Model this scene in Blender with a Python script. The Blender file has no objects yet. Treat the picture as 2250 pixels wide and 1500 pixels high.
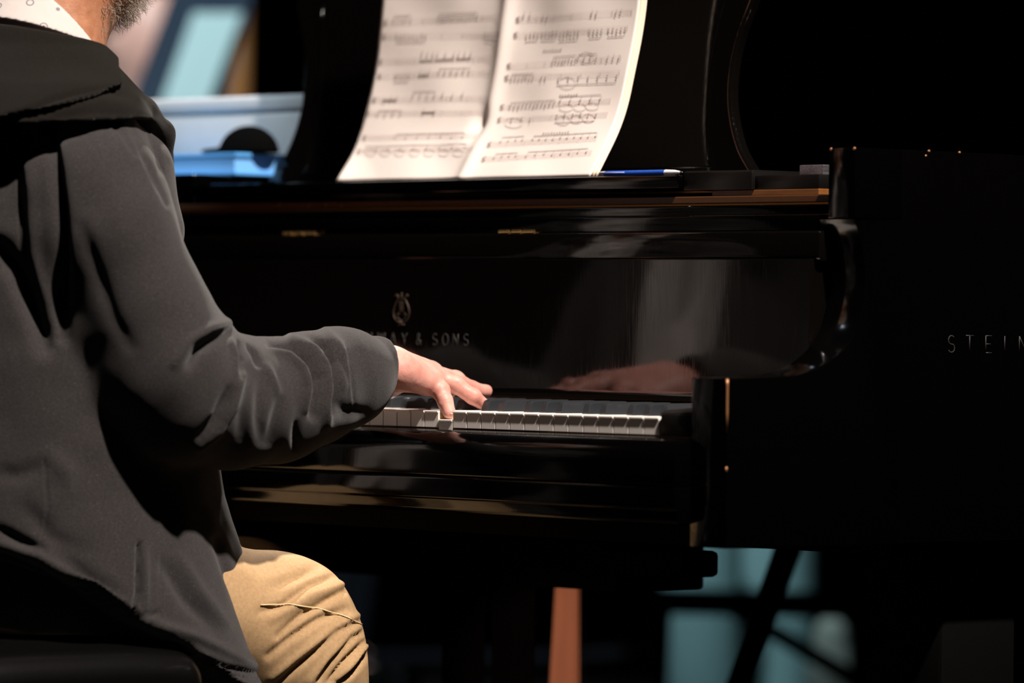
import bpy, bmesh, math, random
import numpy as np
from mathutils import Vector, Matrix
random.seed(7); rng = np.random.default_rng(5)
sc = bpy.context.scene
COL = sc.collection
# ------------------------------------------------------------------ camera
TH = math.radians(48); FPX = 11245.0; CX, CY = 1125.0, 750.0
CAM = np.array([3.905, -3.726, .829])
_r0 = np.array([math.cos(TH), math.sin(TH), 0]); _p = 33 / FPX
_v0 = np.array([-math.sin(TH), math.cos(TH), 0])
FW = _v0 * math.cos(_p) - np.array([0, 0, 1]) * math.sin(_p)
_u0 = np.cross(_r0, FW); _ph = .012
RT = _r0 * math.cos(_ph) + _u0 * math.sin(_ph); UP = _u0 * math.cos(_ph) - _r0 * math.sin(_ph)
cam = bpy.data.cameras.new('camera'); co = bpy.data.objects.new('camera', cam); COL.objects.link(co)
cam.sensor_width = 36; cam.lens = 36 * FPX / 2250; cam.clip_end = 100; cam.clip_start = .1
co.matrix_world = Matrix([[RT[0], UP[0], -FW[0], CAM[0]], [RT[1], UP[1], -FW[1], CAM[1]], [RT[2], UP[2], -FW[2], CAM[2]], [0, 0, 0, 1]])
cam.dof.use_dof = True; cam.dof.focus_distance = 5.62; cam.dof.aperture_fstop = 2.8
sc.camera = co
sc.view_settings.view_transform = 'Standard'; sc.view_settings.look = 'None'
sc.view_settings.exposure = 0; sc.view_settings.gamma = 1
# ------------------------------------------------------------------ world and lights
w = bpy.data.worlds.new('world'); sc.world = w; w.use_nodes = True
w.node_tree.nodes['Background'].inputs[0].default_value = (.5, .55, .7, 1)
w.node_tree.nodes['Background'].inputs[1].default_value = .0012
def spot(name, loc, target, power, color, size_deg, radius, blend=.3):
    l = bpy.data.lights.new(name, 'SPOT'); l.energy = power; l.color = color
    l.spot_size = math.radians(size_deg); l.shadow_soft_size = radius; l.spot_blend = blend
    o = bpy.data.objects.new(name, l); COL.objects.link(o); o.location = loc
    o.rotation_euler = (Vector(target) - Vector(loc)).to_track_quat('-Z', 'Y').to_euler(); return o
spot('stage_key_light', (2.95, -.55, 5.4), (-.42, .04, .78), 3650, (1, .885, .80), 26, .09)
spot('stage_cool_light', (-1.2, .1, 4.8), (-3.2, 2.0, 1.25), 1500, (.70, .93, 1), 27, .2, .5)
spot('stage_front_light', (-2.9, 1.7, 4.6), (-.6, -.30, .93), 2000, (1, .90, .82), 11, .12)
spot('stage_rim_light', (-3.8, -2.6, 4.6), (-.5, .2, .9), 12, (.75, .85, 1), 40, .15)
# ------------------------------------------------------------------ helpers
def ray(x, y): return FW + RT * (x - CX) / FPX - UP * (y - CY) / FPX
def un(x, y, ax, val):
    d = ray(x, y); return CAM + d * ((val - CAM[ax]) / d[ax])
def und(x, y, dep): return CAM + ray(x, y) * dep
def projv(V):
    d = V - CAM; z = d @ FW
    return np.stack([CX + FPX * (d @ RT) / z, CY - FPX * (d @ UP) / z, z], 1)
def tag(o, label=None, cat=None, group=None, kind=None):
    if label: o['label'] = label
    if cat: o['category'] = cat
    if group: o['group'] = group
    if kind: o['kind'] = kind
    return o
def empty(name, loc, label, cat, group=None):
    o = bpy.data.objects.new(name, None); COL.objects.link(o); o.location = loc; o.empty_display_size = .05
    return tag(o, label, cat, group)
def link(name, me, mat=None, parent=None, smooth=False):
    o = bpy.data.objects.new(name, me); COL.objects.link(o)
    if mat is not None:
        for m in (mat if isinstance(mat, (list, tuple)) else [mat]): me.materials.append(m)
    if smooth: me.polygons.foreach_set('use_smooth', np.ones(len(me.polygons), bool))
    if parent is not None:
        o.parent = parent
        p = parent; T = Vector((0, 0, 0))
        while p is not None: T += p.location; p = p.parent
        o.location = -T
    return o
class MB:
    """collects shapes, built as one mesh"""
    def __init__(s): s.bm = bmesh.new()
    def box(s, x0, x1, y0, y1, z0, z1, bev=.0, seg=2, mi=0):
        b = bmesh.new()
        vs = [b.verts.new((x, y, z)) for x in (x0, x1) for y in (y0, y1) for z in (z0, z1)]
        for f in ((0, 1, 3, 2), (4, 6, 7, 5), (0, 4, 5, 1), (2, 3, 7, 6), (0, 2, 6, 4), (1, 5, 7, 3)): b.faces.new([vs[i] for i in f])
        s._fin(b, bev, seg, mi); return s
    def _fin(s, b, bev, seg, mi):
        bmesh.ops.recalc_face_normals(b, faces=b.faces)
        if bev: bmesh.ops.bevel(b, geom=list(b.edges), offset=bev, segments=seg, profile=.5, affect='EDGES')
        for f in b.faces: f.material_index = mi
        me = bpy.data.meshes.new('t'); b.to_mesh(me); b.free(); s.bm.from_mesh(me); bpy.data.meshes.remove(me)
    def prism(s, pts, x0, x1, bev=0, seg=2, axis='x', mi=0):
        b = bmesh.new(); n = len(pts)
        def P(a, q): return (a, q[0], q[1]) if axis == 'x' else ((q[0], a, q[1]) if axis == 'y' else (q[0], q[1], a))
        A = [b.verts.new(P(x0, q)) for q in pts]; B = [b.verts.new(P(x1, q)) for q in pts]
        fa = b.faces.new(A); fb = b.faces.new(B[::-1])
        for i in range(n): b.faces.new((A[i], B[i], B[(i + 1) % n], A[(i + 1) % n]))
        bmesh.ops.recalc_face_normals(b, faces=b.faces)
        if bev:
            bmesh.ops.bevel(b, geom=[e for e in b.edges if e.calc_face_angle(0) > .5], offset=bev, segments=seg, profile=.5, affect='EDGES')
        for f in b.faces: f.material_index = mi
        me = bpy.data.meshes.new('t'); b.to_mesh(me); b.free(); s.bm.from_mesh(me); bpy.data.meshes.remove(me); return s
    def tube(s, pts, r, n=10, mi=0, caps=True):
        pts = [Vector(p) for p in pts]; rs = r if isinstance(r, (list, tuple)) else [r] * len(pts)
        rings = []; ref = None
        for i, p in enumerate(pts):
            t = (pts[min(i + 1, len(pts) - 1)] - pts[max(i - 1, 0)]).normalized()
            a = t.cross(Vector((0, 0, 1)) if abs(t.z) < .9 else Vector((1, 0, 0))).normalized() if ref is None else (ref - t * ref.dot(t)).normalized()
            ref = a; b_ = t.cross(a)
            rings.append([s.bm.verts.new(p + (a * math.cos(2 * math.pi * k / n) + b_ * math.sin(2 * math.pi * k / n)) * rs[i]) for k in range(n)])
        for i in range(len(rings) - 1):
            for k in range(n):
                f = s.bm.faces.new((rings[i][k], rings[i][(k + 1) % n], rings[i + 1][(k + 1) % n], rings[i + 1][k])); f.material_index = mi
        if caps:
            for R_, rev in ((rings[0], 1), (rings[-1], 0)):
                f = s.bm.faces.new(R_[::-1] if rev else R_); f.material_index = mi
        return s
    def quad(s, a, b, c, d, mi=0):
        f = s.bm.faces.new([s.bm.verts.new(p) for p in (a, b, c, d)]); f.material_index = mi; return s
    def build(s, name, mat, parent=None, smooth=False, angle=None):
        me = bpy.data.meshes.new(name); s.bm.to_mesh(me); s.bm.free()
        o = link(name, me, mat, parent, smooth)
        if angle: me.set_sharp_from_angle(angle=math.radians(angle))
        return o
# ------------------------------------------------------------------ volumes: smooth blended solids meshed into one surface
class Vol:
    def __init__(s, lo, hi, h):
        s.lo = np.array(lo, float); s.h = h
        s.n = np.ceil((np.array(hi) - s.lo) / h).astype(int) + 1
        s.D = np.full(s.n, .25, np.float32)
        s.ax = [(s.lo[i] + h * np.arange(s.n[i])).astype(np.float32) for i in range(3)]
    def sub(s, lo, hi, m):
        sl = []
        for i in range(3):
            a = int(max(0, math.floor((lo[i] - m - s.lo[i]) / s.h))); b = int(min(s.n[i], math.ceil((hi[i] + m - s.lo[i]) / s.h) + 1))
            sl.append(slice(a, max(b, a)))
        X = s.ax[0][sl[0]][:, None, None]; Y = s.ax[1][sl[1]][None, :, None]; Z = s.ax[2][sl[2]][None, None, :]
        return tuple(sl), X, Y, Z
    def comb(s, sl, d, k, op='u'):
        A = s.D[sl]
        if A.size == 0: return
        if op == 's': A = A; d2 = -d; f = -1
        if op == 'u':
            if k > 0:
                h = np.clip(.5 + .5 * (A - d) / k, 0, 1); r = A * (1 - h) + d * h - k * h * (1 - h)
            else: r = np.minimum(A, d)
        elif op == 's':
            if k > 0:
                B = -A; h = np.clip(.5 + .5 * (B - d) / k, 0, 1); r = -(B * (1 - h) + d * h - k * h * (1 - h))
            else: r = np.maximum(A, -d)
        elif op == 'i': r = np.maximum(A, d)
        s.D[sl] = r
    def cone(s, a, b, ra, rb, k=.01, op='u', flat=None):
        """tapered capsule; flat=(axis vector, factor) squashes it along that axis"""
        a = np.array(a, float); b = np.array(b, float); R = max(ra, rb)
        sl, X, Y, Z = s.sub(np.minimum(a, b) - R, np.maximum(a, b) + R, max(k, .0) + 4 * s.h)
        ab = b - a; L = max(ab @ ab, 1e-9)
        t = np.clip(((X - a[0]) * ab[0] + (Y - a[1]) * ab[1] + (Z - a[2]) * ab[2]) / L, 0, 1)
        dx = X - a[0] - t * ab[0]; dy = Y - a[1] - t * ab[1]; dz = Z - a[2] - t * ab[2]
        if flat is not None:
            n = np.array(flat[0], float); n /= np.linalg.norm(n); q = dx * n[0] + dy * n[1] + dz * n[2]; g = 1 / flat[1]
            d = np.sqrt(dx * dx + dy * dy + dz * dz + q * q * (g * g - 1)) - (ra + (rb - ra) * t); d = d * flat[1] if op == 'u' else d
        else: d = np.sqrt(dx * dx + dy * dy + dz * dz) - (ra + (rb - ra) * t)
        s.comb(sl, d.astype(np.float32), k, op); return s
    def chain(s, pts, rs, k=.01, op='u', flat=None):
        for i in range(len(pts) - 1): s.cone(pts[i], pts[i + 1], rs[i], rs[i + 1], k, op, flat)
        return s
    def ell(s, c, r, k=.01, op='u', rot=0.0):
        c = np.array(c, float); r = np.array(r, float); m = r.max()
        sl, X, Y, Z = s.sub(c - m, c + m, k + 4 * s.h)
        x = X - c[0]; y = Y - c[1]; z = Z - c[2]
        if rot: cr, sr = math.cos(rot), math.sin(rot); y, z = y * cr + z * sr, -y * sr + z * cr
        k0 = np.sqrt((x / r[0]) ** 2 + (y / r[1]) ** 2 + (z / r[2]) ** 2) + 1e-6
        k1 = np.sqrt((x / r[0] ** 2) ** 2 + (y / r[1] ** 2) ** 2 + (z / r[2] ** 2) ** 2) + 1e-6
        s.comb(sl, (k0 * (k0 - 1) / k1).astype(np.float32), k, op); return s
    def loft(s, rows, k=.01, op='u', zpad=True, pw=2.2):
        """rows of (z, cx, cy, a, b): a stack of ellipses"""
        R = np.array(rows, float); R = R[np.argsort(R[:, 0])]
        lo = (R[:, 1] - R[:, 3]).min(), (R[:, 2] - R[:, 4]).min(), R[0, 0]; hi = (R[:, 1] + R[:, 3]).max(), (R[:, 2] + R[:, 4]).max(), R[-1, 0]
        sl, X, Y, Z = s.sub(lo, hi, k + 4 * s.h)
        zf = Z.ravel(); f = lambda j: np.interp(zf, R[:, 0], R[:, j]).astype(np.float32)[None, None, :]
        cx, cy, a, b = f(1), f(2), f(3), f(4)
        q = (np.abs((X - cx) / a) ** pw + np.abs((Y - cy) / b) ** pw) ** (1 / pw)
        d = (q - 1) * np.minimum(a, b)
        dz = np.maximum(R[0, 0] - Z, Z - R[-1, 0])
        d = np.maximum(d, dz)
        s.comb(sl, d.astype(np.float32), k, op); return s
    def half(s, p, n, op='s', k=0, lo=None, hi=None):
        """cut away the side of the plane that n points to"""
        n = np.array(n, float); n /= np.linalg.norm(n); p = np.array(p, float)
        lo = s.lo if lo is None else lo; hi = s.lo + s.h * s.n if hi is None else hi
        sl, X, Y, Z = s.sub(lo, hi, 0)
        d = -((X - p[0]) * n[0] + (Y - p[1]) * n[1] + (Z - p[2]) * n[2])
        s.comb(sl, d.astype(np.float32), k, 's'); return s
    def fn(s, f, lo, hi, k=0, op='u'):
        sl, X, Y, Z = s.sub(lo, hi, 0); s.comb(sl, f(X, Y, Z).astype(np.float32), k, op); return s
    def mesh(s):
        D = s.D; n = D.shape; ins = D < 0
        for i in range(3):
            sl = [slice(None)] * 3; sl[i] = 0; ins[tuple(sl)] = False; D[tuple(sl)] = np.maximum(D[tuple(sl)], 1e-3)
            sl[i] = -1; ins[tuple(sl)] = False; D[tuple(sl)] = np.maximum(D[tuple(sl)], 1e-3)
        cnt = np.zeros([q - 1 for q in n], np.int8)
        for a in (0, 1):
            for b in (0, 1):
                for c in (0, 1): cnt += ins[a:n[0] - 1 + a, b:n[1] - 1 + b, c:n[2] - 1 + c]
        idx = np.argwhere((cnt > 0) & (cnt < 8)); del cnt
        vid = np.full([q - 1 for q in n], -1, np.int32); vid[tuple(idx.T)] = np.arange(len(idx))
        acc = np.zeros((len(idx), 3)); w_ = np.zeros(len(idx)); O = [(a, b, c) for a in (0, 1) for b in (0, 1) for c in (0, 1)]
        val = {o: D[idx[:, 0] + o[0], idx[:, 1] + o[1], idx[:, 2] + o[2]].astype(float) for o in O}
        for o in O:
            for ax in range(3):
                if o[ax] == 0:
                    o2 = list(o); o2[ax] = 1; o2 = tuple(o2); A, B = val[o], val[o2]; m = (A < 0) != (B < 0)
                    t = np.where(m, A / np.where(m, A - B, 1), 0)
                    P = np.tile(np.array(o, float), (len(idx), 1)); P[:, ax] = t
                    acc += P * m[:, None]; w_ += m
        V = s.lo + s.h * (idx + acc / w_[:, None])
        Q = []
        for ax in range(3):
            sa = [slice(None)] * 3; sb = [slice(None)] * 3; sa[ax] = slice(0, -1); sb[ax] = slice(1, None)
            A = ins[tuple(sa)]; B = ins[tuple(sb)]; e = np.argwhere(A != B); flip = A[tuple(e.T)]
            u, v = [(1, 2), (2, 0), (0, 1)][ax]
            ok = (e[:, u] > 0) & (e[:, v] > 0) & (e[:, u] < n[u] - 1) & (e[:, v] < n[v] - 1); e = e[ok]; flip = flip[ok]
            def g(du, dv):
                q = e.copy(); q[:, u] -= du; q[:, v] -= dv; return vid[tuple(q.T)]
            q = np.stack([g(1, 1), g(0, 1), g(0, 0), g(1, 0)], 1); q[~flip] = q[~flip][:, ::-1]; Q.append(q)
        Q = np.concatenate(Q); Q = Q[(Q >= 0).all(1)]
        return V, Q
def smooth(V, Q, it=2, f=.5):
    n = len(V); E = np.concatenate([Q[:, [0, 1]], Q[:, [1, 2]], Q[:, [2, 3]], Q[:, [3, 0]]])
    deg = np.bincount(E[:, 0], minlength=n) + np.bincount(E[:, 1], minlength=n)
    for _ in range(it):
        S = np.stack([np.bincount(E[:, 0], V[E[:, 1], i], n) + np.bincount(E[:, 1], V[E[:, 0], i], n) for i in range(3)], 1)
        V = V * (1 - f) + f * S / np.maximum(deg, 1)[:, None]
    return V
def normals(V, Q):
    fn = np.cross(V[Q[:, 2]] - V[Q[:, 0]], V[Q[:, 3]] - V[Q[:, 1]]); n = len(V)
    N = np.stack([sum(np.bincount(Q[:, j], fn[:, i], n) for j in range(4)) for i in range(3)], 1)
    return N / np.maximum(np.linalg.norm(N, axis=1), 1e-12)[:, None]
def pmesh(name, V, Q):
    me = bpy.data.meshes.new(name); me.vertices.add(len(V)); me.vertices.foreach_set('co', V.astype(np.float32).ravel())
    me.loops.add(Q.size); me.loops.foreach_set('vertex_index', Q.astype(np.int32).ravel())
    me.polygons.add(len(Q)); me.polygons.foreach_set('loop_start', (np.arange(len(Q)) * Q.shape[1]).astype(np.int32))
    me.update(calc_edges=True); me.validate(); return me
def folds(V, N, strokes):
    """cloth folds laid along the surface: gaussian creases / ridges and one sided tucks, measured in millimetres"""
    P = projv(V); D = V - CAM; face = (N * D).sum(1) < 0
    out = np.zeros(len(V))
    for st in strokes:
        kind, amp, wd, pts = st[:4]; pts = np.array(pts, float); rng_ = st[4] if len(st) > 4 else None
        lo = pts.min(0) - 3.2 * wd; hi = pts.max(0) + 3.2 * wd
        sel = np.where(face & (P[:, 0] > lo[0]) & (P[:, 0] < hi[0]) & (P[:, 1] > lo[1]) & (P[:, 1] < hi[1]))[0]
        if rng_ is not None: sel = sel[(P[sel, 2] > rng_[0]) & (P[sel, 2] < rng_[1])]
        if not len(sel): continue
        p = P[sel, :2]; best = np.full(len(sel), 1e9); side = np.zeros(len(sel)); along = np.zeros(len(sel))
        seg = np.diff(pts, axis=0); ln = np.linalg.norm(seg, axis=1); cum = np.concatenate([[0], np.cumsum(ln)])
        for i in range(len(seg)):
            t = np.clip(((p - pts[i]) @ seg[i]) / (ln[i] ** 2), 0, 1); q = p - pts[i] - t[:, None] * seg[i]; d = np.linalg.norm(q, axis=1)
            m = d < best; best[m] = d[m]; side[m] = (seg[i][0] * q[m, 1] - seg[i][1] * q[m, 0]) / ln[i]; along[m] = (cum[i] + t[m] * ln[i]) / cum[-1]
        env = np.sin(np.pi * np.clip(along, 0, 1) * .86 + .22) ** .5
        if kind == 'g': out[sel] += amp * env * np.exp(-(best / wd) ** 2)
        elif kind == 's':    # raised on the right hand side of the stroke direction (image), sharp drop across the line
            f = np.where(side > 0, np.exp(-(side / wd) ** 2), 0) * 1.0
            f = f / (1 + np.exp(-side / 1.6)) - .25 * np.where(side <= 0, np.exp(-(side / (.5 * wd)) ** 2), 0)
            out[sel] += amp * env * f * (best <= np.abs(side) + 4)
    return V + N * (out / 1000)[:, None]
def vnoise(V, scale, seed, amp):
    """smooth value noise"""
    r = np.random.default_rng(seed); T = r.random((24, 24, 24)); q = V / scale + 100; i = np.floor(q).astype(int); f = q - i; f = f * f * (3 - 2 * f); o = 0
    for a in (0, 1):
        for b in (0, 1):
            for c in (0, 1):
                o = o + T[(i[:, 0] + a) % 24, (i[:, 1] + b) % 24, (i[:, 2] + c) % 24] * (f[:, 0] if a else 1 - f[:, 0]) * (f[:, 1] if b else 1 - f[:, 1]) * (f[:, 2] if c else 1 - f[:, 2])
    return (o - .5) * 2 * amp
# ------------------------------------------------------------------ materials
def mat(name, color, rough=.5, metal=0, coat=0, spec=.5, emis=None, sheen=0, sss=0):
    m = bpy.data.materials.new(name); m.use_nodes = True; b = m.node_tree.nodes['Principled BSDF']
    b.inputs['Base Color'].default_value = (*color, 1); b.inputs['Roughness'].default_value = rough; b.inputs['Metallic'].default_value = metal
    b.inputs['Coat Weight'].default_value = coat; b.inputs['Coat Roughness'].default_value = .04; b.inputs['Specular IOR Level'].default_value = spec
    if sheen: b.inputs['Sheen Weight'].default_value = sheen
    if sss: b.inputs['Subsurface Weight'].default_value = sss; b.inputs['Subsurface Radius'].default_value = (.012, .004, .002); b.inputs['Subsurface Scale'].default_value = 1
    if emis: b.inputs['Emission Color'].default_value = (*emis[0], 1); b.inputs['Emission Strength'].default_value = emis[1]
    return m
class NT:
    def __init__(s, m): s.m = m; s.t = m.node_tree; s.b = s.t.nodes['Principled BSDF']; s.tc = s.t.nodes.new('ShaderNodeTexCoord')
    def noise(s, scale, detail=4, rough=.55, src=None, stretch=None):
        n = s.t.nodes.new('ShaderNodeTexNoise'); n.inputs['Scale'].default_value = scale; n.inputs['Detail'].default_value = detail; n.inputs['Roughness'].default_value = rough
        if stretch:
            mp = s.t.nodes.new('ShaderNodeMapping'); mp.inputs['Scale'].default_value = stretch; s.t.links.new(s.tc.outputs['Object'], mp.inputs[0]); s.t.links.new(mp.outputs[0], n.inputs['Vector'])
        else: s.t.links.new(s.tc.outputs['Object'], n.inputs['Vector'])
        return n.outputs['Fac']
    def ramp(s, fac, stops):
        r = s.t.nodes.new('ShaderNodeValToRGB'); s.t.links.new(fac, r.inputs[0]); e = r.color_ramp.elements
        while len(e) < len(stops): e.new(.5)
        for k, (p, c) in enumerate(stops): e[k].position = p; e[k].color = (*c, 1) if len(c) == 3 else c
        return r.outputs[0]
    def mix(s, fac, a, b, blend='MIX'):
        n = s.t.nodes.new('ShaderNodeMix'); n.data_type = 'RGBA'; n.blend_type = blend
        for i, v in ((0, fac), (6, a), (7, b)):
            if hasattr(v, 'links') or isinstance(v, bpy.types.NodeSocket): s.t.links.new(v, n.inputs[i])
            else: n.inputs[i].default_value = v if i == 0 else (*v, 1)
        return n.outputs[2]
    def bump(s, h, strength, dist=.001, prev=None):
        n = s.t.nodes.new('ShaderNodeBump'); n.inputs['Strength'].default_value = strength; n.inputs['Distance'].default_value = dist
        s.t.links.new(h, n.inputs['Height'])
        if prev: s.t.links.new(prev, n.inputs['Normal'])
        s.t.links.new(n.outputs[0], s.b.inputs['Normal']); return n.outputs[0]
    def color(s, c): s.t.links.new(c, s.b.inputs['Base Color'])
    def to(s, name, v): s.t.links.new(v, s.b.inputs[name])
LAC = mat('black_lacquer', (.0006, .0005, .0005), .12, spec=.5)
n = NT(LAC); n.to('Roughness', n.ramp(n.noise(9, 3), [(.35, (.07,) * 3), (.7, (.15,) * 3)])); n.bump(n.noise(380, 2, stretch=(1, 1, .12)), .06, .0004)
GLO = mat('polished_fallboard_black', (.002, .0016, .0014), .07, spec=.55)
n = NT(GLO); n.to('Roughness', n.ramp(n.noise(700, 2, stretch=(1, 1, .04)), [(.5, (.055,) * 3), (.78, (.16,) * 3)])); n.bump(n.noise(500, 2, stretch=(1, 1, .05)), .035, .0003)
SAT = mat('satin_black', (.0035, .003, .003), .32, spec=.45)
MATTE = mat('matte_black_wood', (.0012, .001, .001), .8, spec=.06)
BRS = mat('worn_brass', (.62, .40, .16), .35, 1)
GOLD = mat('gold_leaf_lettering', (.028, .014, .006), .5, .3)
PALE = mat('pale_inlaid_lettering', (.019, .0155, .013), .6)
PALS = mat('pale_side_lettering', (.012, .010, .009), .6)
IVO = mat('key_white', (.80, .75, .70), .3)
IVF = mat('key_side_wood', (.55, .36, .17), .55)
EBO = mat('key_black', (.017, .019, .022), .36); n = NT(EBO); n.bump(n.noise(600, 2, stretch=(1, .1, 1)), .1, .0004)
WOOD = mat('amber_wood', (.25, .095, .022), .35); n = NT(WOOD); n.color(n.ramp(n.noise(60, 4, stretch=(.15, 1, 1)), [(.3, (.10, .034, .008)), (.75, (.23, .09, .022))]))
DWOOD = mat('dark_stained_wood', (.07, .025, .007), .4)
EDGE = mat('worn_edge_bronze', (.30, .14, .06), .35, .4)
STEEL = mat('brushed_steel', (.36, .33, .36), .32, .9); n = NT(STEEL); n.color(n.ramp(n.noise(500, 2, stretch=(1, .05, 1)), [(.3, (.22, .2, .24)), (.8, (.5, .46, .5))]))
CLOTH = mat('charcoal_fleece', (.05, .045, .043), .95, spec=.15, sheen=.12)
n = NT(CLOTH); a = n.ramp(n.noise(420, 5, .7), [(.25, (.0115, .0102, .0100)), (.6, (.0255, .0226, .0224)), (.85, (.050, .0450, .0455))])
lint = n.ramp(n.noise(900, 1, .3), [(.74, (0,) * 3), (.80, (1,) * 3)])
n.color(n.mix(lint, a, (.105, .095, .092))); n.bump(n.noise(650, 4, .7), .55, .0012)
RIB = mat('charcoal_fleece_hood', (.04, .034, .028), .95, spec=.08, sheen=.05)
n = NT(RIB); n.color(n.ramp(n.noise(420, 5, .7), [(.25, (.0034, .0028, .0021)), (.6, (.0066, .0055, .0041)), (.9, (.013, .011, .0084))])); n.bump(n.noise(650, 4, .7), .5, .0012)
KHA = mat('khaki_twill', (.50, .31, .145), .85, spec=.2)
n = NT(KHA); n.color(n.ramp(n.noise(260, 5, .6), [(.3, (.295, .186, .092)), (.7, (.37, .243, .125))])); n.bump(n.noise(1100, 3, .6), .35, .0006)
SKIN = mat('skin', (.62, .33, .235), .48, spec=.4, sss=.25)
n = NT(SKIN); n.color(n.ramp(n.noise(48, 4, .6), [(.3, (.50, .205, .165)), (.55, (.57, .27, .22)), (.8, (.63, .35, .29))])); n.bump(n.noise(420, 4, .6), .35, .0009)
SKIN2 = mat('tanned_neck_skin', (.36, .16, .085), .5, spec=.35, sss=.15)
n = NT(SKIN2); n.color(n.ramp(n.noise(60, 4, .6), [(.3, (.28, .115, .058)), (.7, (.40, .185, .10))])); n.bump(n.noise(320, 4, .6), .4, .001)
HAIR = mat('grey_beard_hair', (.25, .20, .155), .6)
SHIRT = mat('white_patterned_shirt', (.78, .70, .66), .85, spec=.2)
n = NT(SHIRT)
vo = n.t.nodes.new('ShaderNodeTexVoronoi'); vo.inputs['Scale'].default_value = 42; vo.inputs['Randomness'].default_value = .25
n.t.links.new(n.tc.outputs['Object'], vo.inputs['Vector'])
ring = n.ramp(vo.outputs['Distance'], [(.0, (1,) * 3), (.05, (1,) * 3), (.07, (0,) * 3), (.13, (0,) * 3), (.15, (1,) * 3), (.19, (1,) * 3), (.21, (0,) * 3)])
n.color(n.mix(ring, (.43, .39, .37), (.17, .155, .17))); n.bump(n.noise(30, 2), .3, .004)
PAPER = mat('sheet_music_paper', (.75, .68, .635), .8, spec=.2)
PAPB = mat('page_edge_paper', (.82, .68, .52), .85)
INK = mat('printed_ink', (.20, .15, .14), .7); INKL = mat('printed_staff_grey', (.46, .38, .355), .8)
LEATH = mat('black_leather', (.0016, .0015, .0015), .27, spec=.35); n = NT(LEATH); n.bump(n.noise(200, 4), .12, .0010)
CURT = mat('black_curtain', (.003, .003, .003), 1, spec=.0)
FLOOR = mat('dark_stage_boards', (.01, .008, .006), .5, spec=.2); n = NT(FLOOR); n.color(n.ramp(n.noise(6, 4, stretch=(1, 8, 1)), [(.3, (.006, .005, .004)), (.8, (.02, .014, .01))]))
# ------------------------------------------------------------------ room
def struct(name, mb, m): return tag(mb.build(name, m), kind='structure')
struct('floor', MB().box(-11, 7, -7, 11, -.1, 0), FLOOR)
struct('wall_back', MB().box(-11, 7, 11, 11.2, 0, 7), CURT)
struct('wall_left', MB().box(-11.2, -11, -7, 11.2, 0, 7), CURT)
struct('wall_right', MB().box(7, 7.2, -7, 11.2, 0, 7), CURT)
struct('wall_front', MB().box(-11.2, 7.2, -7.2, -7, 0, 7), CURT)
struct('ceiling', MB().box(-11.2, 7.2, -7.2, 11.2, 7, 7.1), CURT)
# ------------------------------------------------------------------ grand piano
XR0, XR1 = .056, .11          # treble arm, inner and outer face
XL0, XL1 = -1.336, -1.282     # bass arm
KN = 52; KW = .02356
piano = empty('grand_piano', (-.613, .9, 0), 'black lacquered concert grand piano the seated man in the dark jacket is playing', 'piano')
slip = [(.004, .7135), (-.004, .7145), (-.016, .7105), (-.025, .7035), (-.0295, .694), (-.03, .690), (-.03, .6655), (-.027, .6645), (.004, .6645)]
MB().prism(slip, XL1, XR0, bev=.0012, seg=2).build('key_slip', LAC, piano, True, 35)
kb = [(.30, .6635), (-.0285, .6635), (-.030, .6615), (-.030, .6405), (-.0265, .6385), (-.0255, .628), (-.022, .6245), (.30, .6245)]
MB().prism(kb, XL1, XR0, bev=.0008, seg=2).build('key_bed', LAC, piano, True, 35)
MB().box(XL1, XR0, .002, .25, .602, .6235, .001).build('under_rail', MATTE, piano)  # added matte strip that keeps the zone below the key bed black
tag(MB().box(XL1, XR0, .30, .46, .585, .623, .003).build('under_rail', MATTE, piano))
tag(MB().box(-.93, -.36, .28, .42, .527, .584, .004).build('pedal_lyre_block', MATTE, piano))
MB().box(-.355, -.243, .27, .33, .548, .578, .006).build('bracket', MATTE, piano)
# arms with the hollow scroll
scroll = [(-.007, .601), (-.007, .7778), (.03, .7785), (.085, .7805), (.1004, .7822), (.128, .789), (.1479, .7985), (.1683, .8125), (.181, .8285), (.1893, .8465), (.1945, .868), (.1958, .888), (.1925, .91), (.1870, .930), (.181, .9425), (.1785, .9475), (.2505, .949), (.2505, .601)]
def smooth_prof(pts, i0, i1, n=6):
    out = list(pts[:i0])
    for i in range(i0, i1):
        p0, p1, p2, p3 = [np.array(pts[k]) for k in (max(i - 1, i0), i, i + 1, min(i + 2, i1))]
        for t in np.arange(n) / n:
            out.append(tuple(.5 * (2 * p1 + (p2 - p0) * t + (2 * p0 - 5 * p1 + 4 * p2 - p3) * t * t + (3 * p1 - p0 - 3 * p2 + p3) * t ** 3)))
    return out + list(pts[i1:])
prof = smooth_prof(scroll, 3, 15)
for x0, x1 in ((XR0, XR1), (XL0, XL1)):
    a = MB().prism(prof, x0, x1, bev=.0014, seg=2).build('arm', LAC, piano, True, 35)
    xe = x1 if x1 > 0 else x0; sg = 1 if x1 > 0 else -1
    if sg > 0:
        MB().tube([(xe - .0012, -.0068, .7772), (xe - .0006, -.0070, .770), (xe - .0006, -.0070, .742), (xe - .0006, -.0070, .722)], [.0017, .0013, .0013, .0006], 8).build('worn_edge', EDGE, a, True)
        MB().tube([(xe - .0006, -.0070, .686), (xe - .0006, -.0070, .6805)], [.0012, .001], 8).build('worn_edge', EDGE, a, True)
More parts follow.
